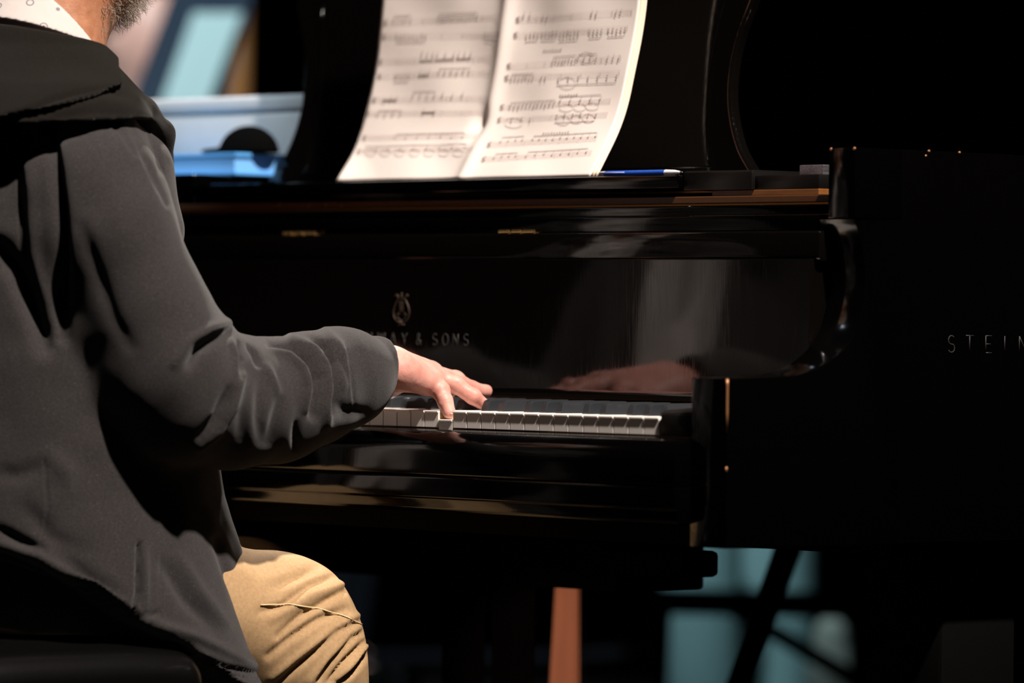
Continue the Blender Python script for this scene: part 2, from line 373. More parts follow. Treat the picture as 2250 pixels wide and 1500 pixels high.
# rim: outer case as a thick band following the plan outline
out = [(XR1, .25)] + [(XR1, y) for y in (.6, 1.0)]
for k in range(1, 9):
    t = k / 8; out.append((XR1 - .62 * (t * t * (3 - 2 * t)), 1.0 + .85 * t))
for k in range(1, 13):
    a = math.pi * k / 12; out.append((-.923 + .413 * math.cos(a), 2.15 + .42 * math.sin(a)))
out += [(-1.336, 1.4), (-1.336, .25)]
def band(path, th, z0, z1, name, m, parent, mb=None):
    P = [np.array(p) for p in path]; N = []
    for i in range(len(P)):
        t = P[min(i + 1, len(P) - 1)] - P[max(i - 1, 0)]; t = t / np.linalg.norm(t); N.append(np.array([-t[1], t[0]]))
    I = [p + n_ * th for p, n_ in zip(P, N)]
    return MB().prism([tuple(p) for p in P] + [tuple(p) for p in I[::-1]], z0, z1, bev=.002, seg=2, axis='z').build(name, m, parent, True, 35)
rim = band(out, .04, .601, 1.0235, 'rim', LAC, piano)
for x0, x1 in ((XR1 - .04, XR1), (XL0, XL0 + .04)): MB().box(x0, x1, .1785, .2505, .9485, 1.0235, .0012).build('rim_end', LAC, piano, True, 35)
for q in [(XR1 - .001, .1785, 1.0225), (XR1 - .036, .179, 1.0225), (XR1, .292, 1.0232), (XR1, .287, 1.018), (XR1, .34, 1.0232)]:
    MB().tube([(q[0] - .0014, q[1], q[2] - .001), (q[0] + .0004, q[1] - .0004, q[2] + .0006)], [.0018, .0012], 8).build('worn_edge', EDGE, rim, True)
MB().box(-1.29, .065, .30, 1.9, .62, .66).build('soundboard', WOOD, piano)
MB().box(-1.29, -1.045, .20, .54, .97, 1.0125, .003).build('side_ledge', LAC, piano)
# key end blocks
for x0, x1 in ((.0035, XR0 - .0005), (XL1 + .0005, -1.2285)):
    MB().prism([(-.001, .7155), (-.001, .7385), (.004, .7425), (.05, .7455), (.14, .7485), (.149, .7485), (.149, .7155)], x0, x1, bev=.001).build('key_block', SAT, piano, True, 35)
# keys
PRESSED = {14, 21 + 1, 21 + 2}
def white_key():
    mb = MB()
    mb.box(-KW + .0006, -.0006, -.0, .052, .7325, .735, .0007, 2, 0)
    mb.box(-KW + .0008, -.0008, .052, .148, .7325, .735, .0004, 1, 0)
    mb.box(-KW + .0006, -.0006, .0012, .0032, .7165, .7332, .0003, 1, 0)
    mb.box(-KW + .0010, -.0010, .003, .148, .7165, .7330, 0, 1, 1)
    return mb.build('white_key', [IVO, IVF], piano, False)
wk = white_key(); wbase = wk.location.copy()
for i in range(KN):
    o = wk if i == 0 else wk.copy()
    if i: COL.objects.link(o); o.parent = piano
    dz = -.0095 if i in PRESSED else 0
    o.location = wbase + Vector((-i * KW - .0008, 0, dz))
def black_key():
    b = MB()
    prof = [(.0490, .7365), (.0515, .7440), (.0530, .7462), (.0555, .7472), (.062, .7476), (.147, .7480), (.147, .7320), (.0495, .7320)]
    b.prism(prof, -.0053, .0053, bev=.0006, seg=2); o = b.build('black_key', EBO, piano, True, 22)
    for v in o.data.vertices:
        if v.co.z > .74: v.co.x *= .86
    return o
bk = black_key(); bbase = bk.location.copy(); nb = 0
# white keys from the treble end: C8 B7 A7 G7 F7 E7 D7 C7 ...; a black key stands between A-B, G-A, F-G, D-E, C-D
names = 'CBAGFED'
for i in range(1, KN - 1):
    lo = names[(i + 1) % 7]; hi = names[i % 7]
    if (lo, hi) in (('B', 'C'), ('E', 'F')): continue
    o = bk if nb == 0 else bk.copy()
    if nb: COL.objects.link(o); o.parent = piano
    nb += 1
    off = {('A', 'B'): .0022, ('G', 'A'): 0, ('F', 'G'): -.0022, ('D', 'E'): .0018, ('C', 'D'): -.0018}[(lo, hi)]
    o.location = bbase + Vector((-(i + 1) * KW - .0008 + off, 0, 0))
# fallboard: panel, rounded lower lip rail and the two strips above it
FBX0, FBX1 = XL1 + .003, XR0 - .002
fb = MB().prism([(.1640, .7495), (.1684, .7540), (.1690, .7600), (.1692, .905), (.1765, .9055), (.200, .905), (.200, .7495)], FBX0, FBX1 + .0, bev=.0008)
fallboard = fb.build('fallboard', GLO, piano, True, 20)
lip = [(.1775, .9352), (.1750, .9345), (.1742, .932), (.1738, .9095), (.1742, .9068), (.1755, .9045), (.178, .9030), (.200, .9030), (.200, .9352)]
MB().prism(smooth_prof(lip, 3, 6, 4), FBX0, FBX1 + .008, bev=.0004).build('fallboard_lip', GLO, fallboard, True, 40)
MB().prism([(.200, .936), (.1830, .936), (.1830, .9515), (.185, .953), (.200, .953)], FBX0, FBX1 + .006, bev=.0004).build('hinge_strip', LAC, piano, True, 40)
MB().prism([(.21, .9535), (.1890, .9535), (.1890, .9625), (.191, .9642), (.21, .9642)], FBX0, FBX1 + .006, bev=.0004).build('name_strip', LAC, piano, True, 40)
for hx in (-.812, -.424):
    mb = MB()
    for dx, l in ((-.022, .016), (-.001, .014), (.020, .018)): mb.tube([(hx + dx - l / 2, .1775, .9372), (hx + dx + l / 2, .1775, .9372)], .0020, 10)
    mb.box(hx - .031, hx + .031, .1785, .183, .9354, .9362)
    mb.build('hinge', BRS, fallboard, True, 40)
MB().box(XL1 + .004, XR0 + .012, .196, .42, .9665, .9745, .001).build('pin_block', DWOOD, piano)
MB().box(-.135, .030, .205, .40, .9745, .9815, .001).build('slide_rail', WOOD, piano)
for sx in (-.873, -.818, -.785, -.757): MB().tube([(sx, .1952, .9705), (sx, .1965, .9705)], .0021, 12).build('screw', BRS, piano, True, 40)
# lettering
def text(body, size, name, m, parent, pos, rot, spacing=1.0, sx=1.0, ext=.0002, bold=0):
    c = bpy.data.curves.new(name, 'FONT'); c.body = body; c.size = size; c.extrude = ext; c.space_character = spacing; c.align_x = 'LEFT'; c.offset = bold
    t = bpy.data.objects.new(name, c); COL.objects.link(t); bpy.context.view_layer.update()
    dg = bpy.context.evaluated_depsgraph_get(); me = bpy.data.meshes.new_from_object(t.evaluated_get(dg)); bpy.data.objects.remove(t)
    me.materials.clear()
    M = Matrix.Translation(pos) @ rot @ Matrix.Diagonal((sx, 1, 1, 1)); me.transform(M); return link(name, me, m, parent)
lean = 0
R_front = Matrix.Rotation(math.radians(90) - lean, 4, 'X')
ty = lambda z: np.interp(z, [.760, .905], [.1690, .1692])
arc = lambda cx, cz, rx, rz, a0, a1, k=10: [(cx + rx * math.cos(math.radians(a0 + (a1 - a0) * i / k)), cz + rz * math.sin(math.radians(a0 + (a1 - a0) * i / k))) for i in range(k + 1)]
GL = {'S': [arc(.5, .74, .40, .25, 35, 270, 9) + arc(.5, .26, .42, .25, 90, -150, 9)[1:]], 'T': [[(.0, 1), (1, 1)], [(.5, 1), (.5, 0)]], 'E': [[(.9, 1), (.1, 1), (.1, 0), (.9, 0)], [(.1, .52), (.75, .52)]],
      'I': [[(.5, 0), (.5, 1)]], 'N': [[(.02, 0), (.02, 1), (.98, 0), (.98, 1)]], 'W': [[(-.2, 1), (.15, 0), (.5, .95), (.85, 0), (1.2, 1)]], 'A': [[(-.08, 0), (.5, 1), (1.08, 0)], [(.15, .34), (.85, .34)]],
      'Y': [[(0, 1), (.5, .48), (1, 1)], [(.5, .48), (.5, 0)]], 'O': [arc(.5, .5, .56, .5, 0, 360, 20)],
      '&': [[(1.0, .0), (.25, .72), (.22, .88), (.42, 1.0), (.64, .9), (.62, .74), (.12, .38), (.05, .18), (.28, .0), (.6, .06), (.95, .42)]]}
def glyph(ch, cx, P, w_, h_, r, name, m, parent):
    mb = MB()
    for st_ in GL[ch]:
        ps = [P((q[0] - .5) * w_, q[1] * h_) for q in st_]
        for a_, b_ in zip(ps[:-1], ps[1:]): mb.tube([a_, b_], r, 6)
    return mb.build(name, m, parent, True)
for ch, cx in (('S', 726), ('T', 748), ('E', 771), ('I', 790), ('N', 811), ('W', 838), ('A', 863.5), ('Y', 888.5), ('&', 920), ('S', 955.5), ('O', 978.5), ('N', 1001), ('S', 1024)):
    q = un(cx, 757, 1, .1689)
    glyph(ch, cx, lambda a, b, q=q: (q[0] + a, float(ty(.8065 + b)) - .0001, .8065 + b), .0088, .0132, .00052, 'letter', PALE, fallboard)
def side_pt(px_, py_): return un(px_, py_, 0, XR1 + .0003)
for ch, a in (('S', 2091), ('T', 2131), ('E', 2173), ('I', 2208), ('N', 2248), ('W', 2292), ('A', 2336), ('Y', 2378)):
    q = side_pt(a, 750); glyph(ch, a, lambda u_, b, q=q: (XR1, q[1] + u_, .8065 + b), .0120, .0185, .00055, 'side_letter', PALS, rim)
# lyre emblem on the fallboard: frame curves, strings, foot and crown
def on_fb(dx, dz): z = .847 + dz; return (-.6135 + dx, float(ty(z)) - .0006, z)
em = MB(); L_ = [(.0025, -.0145), (.0085, -.0132), (.0132, -.0085), (.0143, -.0025), (.0122, .0040), (.0085, .0095), (.0060, .0135), (.0064, .0165), (.0098, .0180), (.0112, .0155)]
for s_ in (1, -1):
    em.tube([on_fb(s_ * a, b) for a, b in L_], [.0008] * 9 + [.0012], 6)
    em.tube([on_fb(s_ * a, b) for a, b in [(.001, -.012), (.0065, -.0095), (.0085, -.0055), (.0055, -.0030), (.0035, -.0065)]], .0005, 6)
em.tube([on_fb(-.0068, .0125), on_fb(.0068, .0125)], .0007, 6)
for dx in (-.0032, 0, .0032): em.tube([on_fb(dx, -.003), on_fb(dx, .0125)], .00035, 6)
for a in range(0, 360, 60): em.tube([on_fb(0, .001), on_fb(.0036 * math.cos(math.radians(a)), .001 + .0036 * math.sin(math.radians(a)))], .0006, 6)
em.tube([on_fb(0, .0135), on_fb(0, .0175)], [.0012, .0005], 6); em.tube([on_fb(0, .0178), on_fb(0, .0198)], .0012, 8)
em.tube([on_fb(0, -.0125), on_fb(0, -.0165)], [.0012, .0022], 8); em.tube([on_fb(-.0062, -.0175), on_fb(0, -.0165), on_fb(.0062, -.0175)], [.0007, .0013, .0007], 6)
em.build('lyre_emblem', GOLD, fallboard, True)
# music desk
desk = MB().box(-1.055, -.176, .192, .345, .9840, .9985, .0018).build('music_desk_shelf', LAC, piano, True, 35)
MB().prism([(.200, .9815), (.200, 1.0015), (.205, 1.0030), (.34, 1.0030), (.34, .9815)], -.1752, -.068, bev=.0012).build('desk_slide', SAT, piano, True, 35)
MB().prism([(.205, .9815), (.205, .997), (.34, .997), (.34, .9815)], -.0678, .030, bev=.0012).build('desk_slide', SAT, piano, True, 35)
MB().box(-.0452, -.0085, .2505, .285, .9972, 1.0092, .0008).build('slide_catch', STEEL, piano)
def ydesk(z): return .298 + (z - 1.0) * .13
half_ = [(.4400, 1.000), (.432, 1.004), (.420, 1.015), (.405, 1.032), (.392, 1.055), (.383, 1.080), (.379, 1.105), (.380, 1.135), (.387, 1.165), (.399, 1.195), (.408, 1.220), (.408, 1.245), (.395, 1.265), (.36, 1.275)]
def desk_prism(hp, t0, t1):
    mb = MB(); pts = [(-.5955 + a, b) for a, b in hp] + [(-.5955 - a, b) for a, b in hp[::-1]]
    mb.prism(pts, t0, t1, bev=.005, seg=6, axis='y')
    for v in mb.bm.verts: v.co.y += ydesk(v.co.z)
    return mb
hs = smooth_prof(half_, 0, len(half_) - 1, 4)
panel = desk_prism(hs, 0, .016).build('music_desk_panel', GLO, desk, False)
inner = [(.360, 1.012), (.354, 1.02), (.346, 1.06), (.342, 1.105), (.346, 1.15), (.356, 1.20), (.356, 1.235)]
fr = MB(); pts = [(-.5955 + a, b) for a, b in inner]; 
for sg in (1, -1): fr.tube([(-.5955 + sg * a, ydesk(b) - .0002, b) for a, b in inner], .0012, 6)
fr.tube([(-.5955 - .36, ydesk(1.012), 1.012), (-.5955 + .36, ydesk(1.012), 1.012)], .0012, 6)
fr.build('panel_moulding', LAC, panel, True)
# lid raised on its prop, hinged along the bass side
mb = MB(); mb.box(0, 1.36, .58, 2.55, 0, .022, .003)
lid = mb.build('lid', LAC, piano, True, 35); lid.data.transform(Matrix.Translation((-1.336, 0, 1.03)) @ Matrix.Rotation(-math.radians(38), 4, 'Y'))
MB().tube([(.06, 1.15, .99), (-.262, 1.15, 1.862)], .012, 10).build('lid_prop', LAC, piano, True)
# legs and pedals
def leg(x, y):
    mb = MB(); mb.box(x - .06, x + .06, y - .06, y + .06, .40, .60, .006); mb.box(x - .07, x + .07, y - .07, y + .07, .36, .40, .006)
    mb.box(x - .045, x + .045, y - .045, y + .045, .12, .36, .005); mb.box(x - .055, x + .055, y - .055, y + .055, .08, .12, .004)
    l = mb.build('leg', MATTE, piano, True, 35)
    c = MB(); c.tube([(x - .02, y, .035), (x + .02, y, .035)], .035, 18); c.box(x - .03, x + .03, y - .02, y + .02, .055, .082, .003); c.build('caster', SAT, l, True, 40)
leg(-.005, .44); leg(-1.19, .44); leg(-.92, 2.2)
mb = MB()
for dx in (-.09, .0): mb.prism([(-.613 + dx - .016, .12), (-.613 + dx + .016, .12), (-.613 + dx + .016, .53), (-.613 + dx - .016, .53)], .33, .37, axis='y')
mb.box(-.79, -.436, .30, .41, .07, .125, .006); mb.build('pedal_lyre', MATTE, piano, True, 35)
for dx in (-.09, 0, .09): MB().tube([(-.613 + dx, .31, .085), (-.613 + dx, .25, .082), (-.613 + dx, .19, .068)], [.009, .012, .013], 10).build('pedal', BRS, piano, True)
# ------------------------------------------------------------------ sheet music
XL_, XR_ = -.767, -.3250
def pz(v): return np.interp(v, [0, .03, .06, .10, .16, .22, .30, .34], [.9990, 1.0245, 1.0505, 1.0866, 1.1442, 1.2030, 1.282, 1.322])
def py(v): return np.interp(v, [0, .03, .06, .10, .16, .22, .30, .34], [.1990, .2150, .2300, .2442, .2575, .2660, .272, .275])
_v = np.linspace(0, .34, 80); _y = py(_v); _z = pz(_v)
for _ in range(25): _y[1:-1] = (_y[:-2] + 2 * _y[1:-1] + _y[2:]) / 4; _z[1:-1] = (_z[:-2] + 2 * _z[1:-1] + _z[2:]) / 4
_y = np.minimum(_y, np.array([ydesk(z) for z in _z]) - .003)
def pap(u, v, off=0):
    """u 0..1 across both pages, v metres up the paper"""
    y = np.interp(v, _v, _y); z = np.interp(v, _v, _z)
    x = XL_ + (XR_ - XL_) * u + .012 * (u - .5) * v / .34 + .004 * v / .3
    d = (u - .5)
    fold =   .0052 * np.exp(-(np.abs(d) / .026) ** 1.7) * (1 - .35 * np.exp(-((v - .065) / .03) ** 2)) - .0035 * np.exp(-(np.abs(np.abs(d) - .11) / .09) ** 2)
    dim = .009 * np.exp(-((d + .028) / .030) ** 2 - ((v - .075) / .020) ** 2) - .003 * np.exp(-((d + .1) / .06) ** 2 - ((v - .05) / .02) ** 2)
    curl = -.004 * np.exp(-(u / .05) ** 2) * np.exp(-(v / .03) ** 2)
    wav = .0012 * np.sin(u * 17 + v * 22) * np.sin(v * 31 + 1)
    return np.array([x, y - fold + dim + curl + wav - off, z + .0])
def sheet(name, parent, m, uoff, off, u0=0, u1=1, nu=90, nv=70, vmax=.34):
    V = []; 
    for side in (0, 1):
        for j in range(nv + 1):
            for i in range(nu + 1):
                q = pap(u0 + (u1 - u0) * i / nu, vmax * j / nv, off - side * .0007); V.append((q[0] + uoff, q[1], q[2]))
    W = nu + 1; S = W * (nv + 1); Q = []
    for j in range(nv):
        for i in range(nu):
            a = j * W + i; Q.append((a, a + 1, a + W + 1, a + W)); Q.append((S + a, S + a + W, S + a + W + 1, S + a + 1))
    for j in range(nv):
        a = j * W; Q.append((a, a + W, S + a + W, S + a)); a += nu; Q.append((a, S + a, S + a + W, a + W))
    for i in range(nu): Q.append((i, S + i, S + i + 1, i + 1)); a = nv * W + i; Q.append((a, a + 1, S + a + 1, S + a))
    me = bpy.data.meshes.new(name); me.from_pydata(V, [], Q); return link(name, me, m, parent, True)
score = empty('sheet_music', (-.55, .25, 1.0), 'open cream sheet music pages with a bright centre fold standing on the music desk', 'sheet music')
pg = sheet('page', score, PAPER, 0, 0)
sheet('page', score, PAPB, .0026, -.0032, .5, 1.0, 40, 40); sheet('page', score, PAPB, .0052, -.0058, .5, 1.0, 40, 40)
# printed music: found by following each mark back onto the paper
def hit(x, y):
    u, v = .5, .15
    for _ in range(12):
        def f(u, v): return projv(pap(u, v)[None])[0, :2]
        f0 = f(u, v); J = np.stack([(f(u + 1e-3, v) - f0) / 1e-3, (f(u, v + 1e-3) - f0) / 1e-3], 1); d = np.linalg.solve(J, np.array([x, y]) - f0)
        u += d[0]; v += d[1]
    return u, v
def bi(c, s, t):   # c = 4 corners (left-top, right-top, left-bottom, right-bottom) as page pixels
    a = np.array(c[0]) * (1 - s) + np.array(c[1]) * s; b = np.array(c[2]) * (1 - s) + np.array(c[3]) * s; return a * (1 - t) + b * t
pr = MB()
def strip(u0, v0, u1, v1, th, mi, off=.0006, n=14):
    dv = th / 2
    for i in range(n):
        a, b = i / n, (i + 1) / n; P = lambda t, s_: tuple(pap(u0 + (u1 - u0) * t, v0 + (v1 - v0) * t + s_ * dv, off))
        pr.quad(P(a, -1), P(b, -1), P(b, 1), P(a, 1), mi)
def blob(u, v, r, mi=0):
    du = r / (XR_ - XL_); P = [tuple(pap(u + du * math.cos(a), v + r * .8 * math.sin(a), .0008)) for a in np.linspace(0, 2 * math.pi, 9)[:-1]]
    f = pr.bm.faces.new([pr.bm.verts.new(p) for p in P]); f.material_index = mi
def vline(u, v0, v1, mi=0, th=.0005):
    du = th / 2 / (XR_ - XL_); P = lambda a, b: tuple(pap(a, b, .0008)); pr.quad(P(u - du, v0), P(u + du, v0), P(u + du, v1), P(u - du, v1), mi)
staves = [  # left x, right x, y at left, y at right (image pixels of the middle line), style
    (845, 1100, 50, 36, 'L1'), (842, 1098, 80, 76, 'L2'), (835, 1080, 136, 128, 'L3'), (832, 1078, 168, 160, 'L4'), (820, 1068, 220, 216, 'L5'), (806, 1062, 250, 248, 'L6'), (798, 1048, 303, 298, 'L7'), (786, 1040, 333, 326, 'L8'),
    (1135, 1390, 44, 26, 'R1'), (1130, 1380, 78, 62, 'R2'), (1115, 1365, 146, 128, 'R3'), (1110, 1362, 172, 160, 'R4'), (1100, 1342, 236, 222, 'R5'), (1094, 1335, 264, 252, 'R6'), (1072, 1312, 318, 304, 'R7'), (1060, 1300, 350, 336, 'R8')]
rr = random.Random(3)
for x0, x1, ya, yb, sty in staves:
    (u0, v0), (u1, v1) = hit(x0, ya), hit(x1, yb)
    for k in range(-2, 3): strip(u0, v0 + k * .00165, u1, v1 + k * .00165, .00028, 1)
    left = sty[0] == 'L'
    vline(u0, v0 - .0035, v0 + .0035)
    for k in range(5): blob(u0 + .006 + .004 * math.sin(k * 1.7), v0 - .003 + .0016 * k, .0012)
    nm = 6
    for k in range(1, nm + 1): vline(u0 + (u1 - u0) * k / nm, v0 + (v1 - v0) * k / nm - .0033, v0 + (v1 - v0) * k / nm + .0033, 1)
    if left: groups = {'L1': [(.08, .22, 5, 1), (.46, .78, 12, 1)], 'L2': [(.12, .36, 8, -1), (.85, .99, 6, -1)], 'L3': [(.38, .48, 3, 2), (.52, .66, 3, 2), (.70, .80, 3, 2)], 'L4': [(.15, .28, 5, -1), (.38, .46, 3, 0), (.55, .80, 6, 0)], 'L5': [(.1, .2, 3, 0), (.35, .55, 4, 2), (.62, .78, 3, 1)], 'L6': [(.1, .3, 4, 0), (.5, .6, 2, 0)], 'L7': [(.3, .9, 7, 0)], 'L8': [(.05, .9, 9, 0)]}[sty]
    else: groups = {'R1': [(.05, .10, 2, 1), (.22, .26, 2, 0), (.66, .70, 2, 0), (.86, .9, 2, 0)], 'R2': [(.10, .2, 4, -1), (.24, .38, 5, -1), (.42, .58, 6, -1), (.68, .78, 4, -1), (.84, .98, 5, -1)], 'R3': [(.40, .60, 8, 1), (.62, .78, 4, 1), (.88, .98, 3, 0)], 'R4': [(.05, .24, 7, 0), (.32, .36, 2, -2), (.48, .98, 7, -2)], 'R5': [(.08, .50, 12, 0), (.55, .9, 5, 1)], 'R6': [(.12, .3, 3, -1), (.55, .9, 6, -1)], 'R7': [(.1, .3, 4, 1), (.4, .98, 10, 1)], 'R8': [(.1, .3, 4, 0), (.4, .95, 8, 0)]}[sty]
    fade = 1 if sty[1] in '78' else 0
    for a, b, cnt, pos in groups:
        hy = rr.uniform(-1, 1) * .0016
        for k in range(cnt):
            s_ = a + (b - a) * k / max(cnt - 1, 1); u = u0 + (u1 - u0) * s_; v = v0 + (v1 - v0) * s_ + pos * .0028 + hy + rr.uniform(-1, 1) * .0011
            blob(u, v, .00125); 
            if not fade: blob(u, v - .0035 * (1 if pos >= 0 else -1), .0011)
            vline(u + .0024, v, v + .0058 * (1 if pos >= 0 else -1), 0, .0004)
        if cnt > 3: strip(u0 + (u1 - u0) * a, v0 + (v1 - v0) * a + (pos * .0028) + hy + (.0056 if pos >= 0 else -.0056), u0 + (u1 - u0) * b, v0 + (v1 - v0) * b + (pos * .0028) + hy + (.0056 if pos >= 0 else -.0056), .0007, 0, .0008, 5)
        elif pos in (2, 0) and left: strip(u0 + (u1 - u0) * (a - .01), v0 - .001, u0 + (u1 - u0) * (b + .01), v0 - .001, .0015, 0, .0008, 5)
def slur(x, y, w, h):
    for sg in (1, -1):
        pts = [hit(x + w / 2 * math.cos(t), y + sg * h / 2 * math.sin(t)) for t in np.linspace(.25, math.pi - .25, 9)]
        for (a, b), (c, d) in zip(pts[:-1], pts[1:]): strip(a, b, c, d, .0006, 0, .0008, 1)
for q in [(1290, 127, 34, 24), (1248, 183, 38, 26), (1245, 237, 32, 16), (1275, 236, 28, 16), (1302, 234, 30, 16), (1130, 270, 42, 22), (1239, 265, 30, 20), (1268, 262, 28, 18), (1294, 260, 28, 18)] + [(815 + 32 * k, 336, 24, 15) for k in range(7)]: slur(*q)
for (x, y, w) in [(1197, 112, 46), (1232, 211, 42), (1195, 294, 62)]:
    for k in range(int(w / 6)):
        u, v = hit(x + k * 6, y - k * .3); vline(u, v - .001, v + .0012 + .0006 * (k % 3 == 0), 0, .0018)
pm = pr.build('printed_music', [INK, INKL], pg)
# ------------------------------------------------------------------ pen on the shelf
pen = empty('pen', (-.26, .226, 1.003), 'blue ballpoint pen with white ends lying on the music desk shelf', 'pen')
pa, pb = np.array([-.3260, .2110, 1.0019]), np.array([-.1775, .2015, 1.0019]); L = lambda t: tuple(pa + (pb - pa) * t)
BLU = mat('blue_plastic', (.015, .075, .42), .3); WHT = mat('white_plastic', (.75, .72, .72), .3)
MB().tube([L(.09), L(.12), L(.80)], [.0030, .0034, .0034], 16).build('barrel', BLU, pen, True, 40)
MB().tube([L(0), L(.012), L(.09)], [.0018, .0028, .0031], 16).build('push_cap', WHT, pen, True, 40)
MB().tube([L(.80), L(.90), L(.965)], [.0034, .0029, .0014], 16).build('tip', WHT, pen, True, 40)
MB().tube([L(.965), L(.995)], [.0012, .0005], 10).build('nib', STEEL, pen, True)
MB().tube([tuple(np.array(L(.05)) + (0, -.0037, .001)), tuple(np.array(L(.34)) + (0, -.0039, .001))], [.0011, .0008], 8).build('clip', mat('pale_blue_plastic', (.25, .33, .75), .3), pen, True)
# ------------------------------------------------------------------ pianist
def cush(X, Y, Z):
    dx = np.abs(X + .6375) - .270; dy = np.abs(Y + .495) - .142; ztop = .4935 - .012 * ((X + .6375) / .30) ** 4 - .010 * ((Y + .495) / .17) ** 4
    dz = np.maximum(Z - (ztop - .028), .415 - Z)
    return np.sqrt(np.maximum(dx, 0) ** 2 + np.maximum(dy, 0) ** 2 + np.maximum(dz, 0) ** 2) - .028
press = lambda X, Y, Z: cush(X, Y, Z) - .003
man = empty('person', (-.60, -.42, 0), 'seated person in charcoal hooded jacket and khaki trousers, playing the grand piano', 'person')
B = Vol((-1.06, -.66, .0), (-.29, .30, 1.44), .0036)
MX = -.60
# trunk, neck, head
# the shoulders carry on into the sleeves
B.loft([(.50, MX, -.40, .13, .095), (.62, MX, -.40, .145, .11), (.78, MX, -.40, .15, .115), (.92, MX, -.395, .165, .11), (.98, MX, -.40, .14, .08), (1.04, MX, -.39, .09, .065)], .03)
B.chain([(MX, -.385, 1.03), (MX, -.362, 1.12), (MX, -.335, 1.20)], [.066, .058, .060], .02)
B.ax[1] = B.ax[1] + np.float32(.022); B.lo = B.lo + (0, .022, 0)
B.cone((MX, -.335, 1.118), (MX, -.300, 1.165), .030, .034, .02)
B.chain([(MX, -.300, 1.19), (MX, -.262, 1.193)], [.052, .034], .025)      # jaw floor
B.cone((MX, -.255, 1.200), (MX, -.243, 1.200), .030, .024, .02)             # chin
for s_ in (1, -1):
    B.chain([(MX + s_ * .052, -.325, 1.225), (MX + s_ * .046, -.285, 1.203), (MX + s_ * .018, -.247, 1.200)], [.020, .018, .020], .02)
    B.cone((MX + s_ * .050, -.27, 1.27), (MX + s_ * .040, -.245, 1.262), .020, .016, .015)
    B.cone((MX + s_ * .018, -.228, 1.305), (MX + s_ * .045, -.238, 1.308), .010, .010, .012)
    B.ell((MX + s_ * .076, -.322, 1.268), (.008, .020, .032), .006)
    B.cone((MX + s_ * .009, -.222, 1.256), (MX + s_ * .012, -.224, 1.256), .007, .007, .005)
B.ell((MX, -.318, 1.315), (.075, .100, .110), .02); B.ell((MX, -.275, 1.25), (.058, .055, .075), .02)
B.cone((MX, -.228, 1.296), (MX, -.212, 1.262), .008, .012, .006)
B.cone((MX - .018, -.228, 1.232), (MX + .018, -.228, 1.232), .007, .007, .006); B.cone((MX - .014, -.229, 1.222), (MX + .014, -.229, 1.222), .008, .008, .006)
for s_ in (1, -1): B.ell((MX + s_ * .031, -.228, 1.292), (.013, .012, .009), .004, 's')
B.ax[1] = B.ax[1] - np.float32(.022); B.lo = B.lo - (0, .022, 0)
# legs and feet
for s_, hip, knee, ank, toe in ((1, (-.525, -.42, .555), (-.452, -.125, .500), (-.455, .02, .10), (-.445, .16, .045)), (-1, (-.695, -.42, .555), (-.715, .03, .500), (-.72, .08, .10), (-.775, .20, .045))):
    B.chain([hip, tuple((np.array(hip) * .4 + np.array(knee) * .6)), knee], [.078, .066, .052], .02)
    kn = np.array(knee); an = np.array(ank); B.chain([knee, tuple(kn * .6 + an * .4), ank], [.050, .050, .036], .02); B.cone(ank, toe, .036, .028, .02)
# arms
SH, EL, WR = (-.435, -.430, .975), (-.372, -.350, .765), (-.3790, -.1120, .7785)
B.chain([(-.49, -.41, .99), SH, EL, (-.37, -.24, .762), WR], [.05, .05, .041, .040, .027], .015)
LS, LE, LW = (-.765, -.430, .975), (-.856, -.345, .760), (-.875, -.1000, .7860)
B.chain([(-.71, -.41, .99), LS, LE, (-.87, -.22, .760), LW], [.05, .05, .041, .040, .026], .015)
B.fn(press, (-.97, -.68, .38), (-.30, -.25, .52), 0, 's')
V, Q = B.mesh(); del B
V = smooth(V, Q, 2)
body = link('body', pmesh('body', V, Q), SKIN2, man, True)
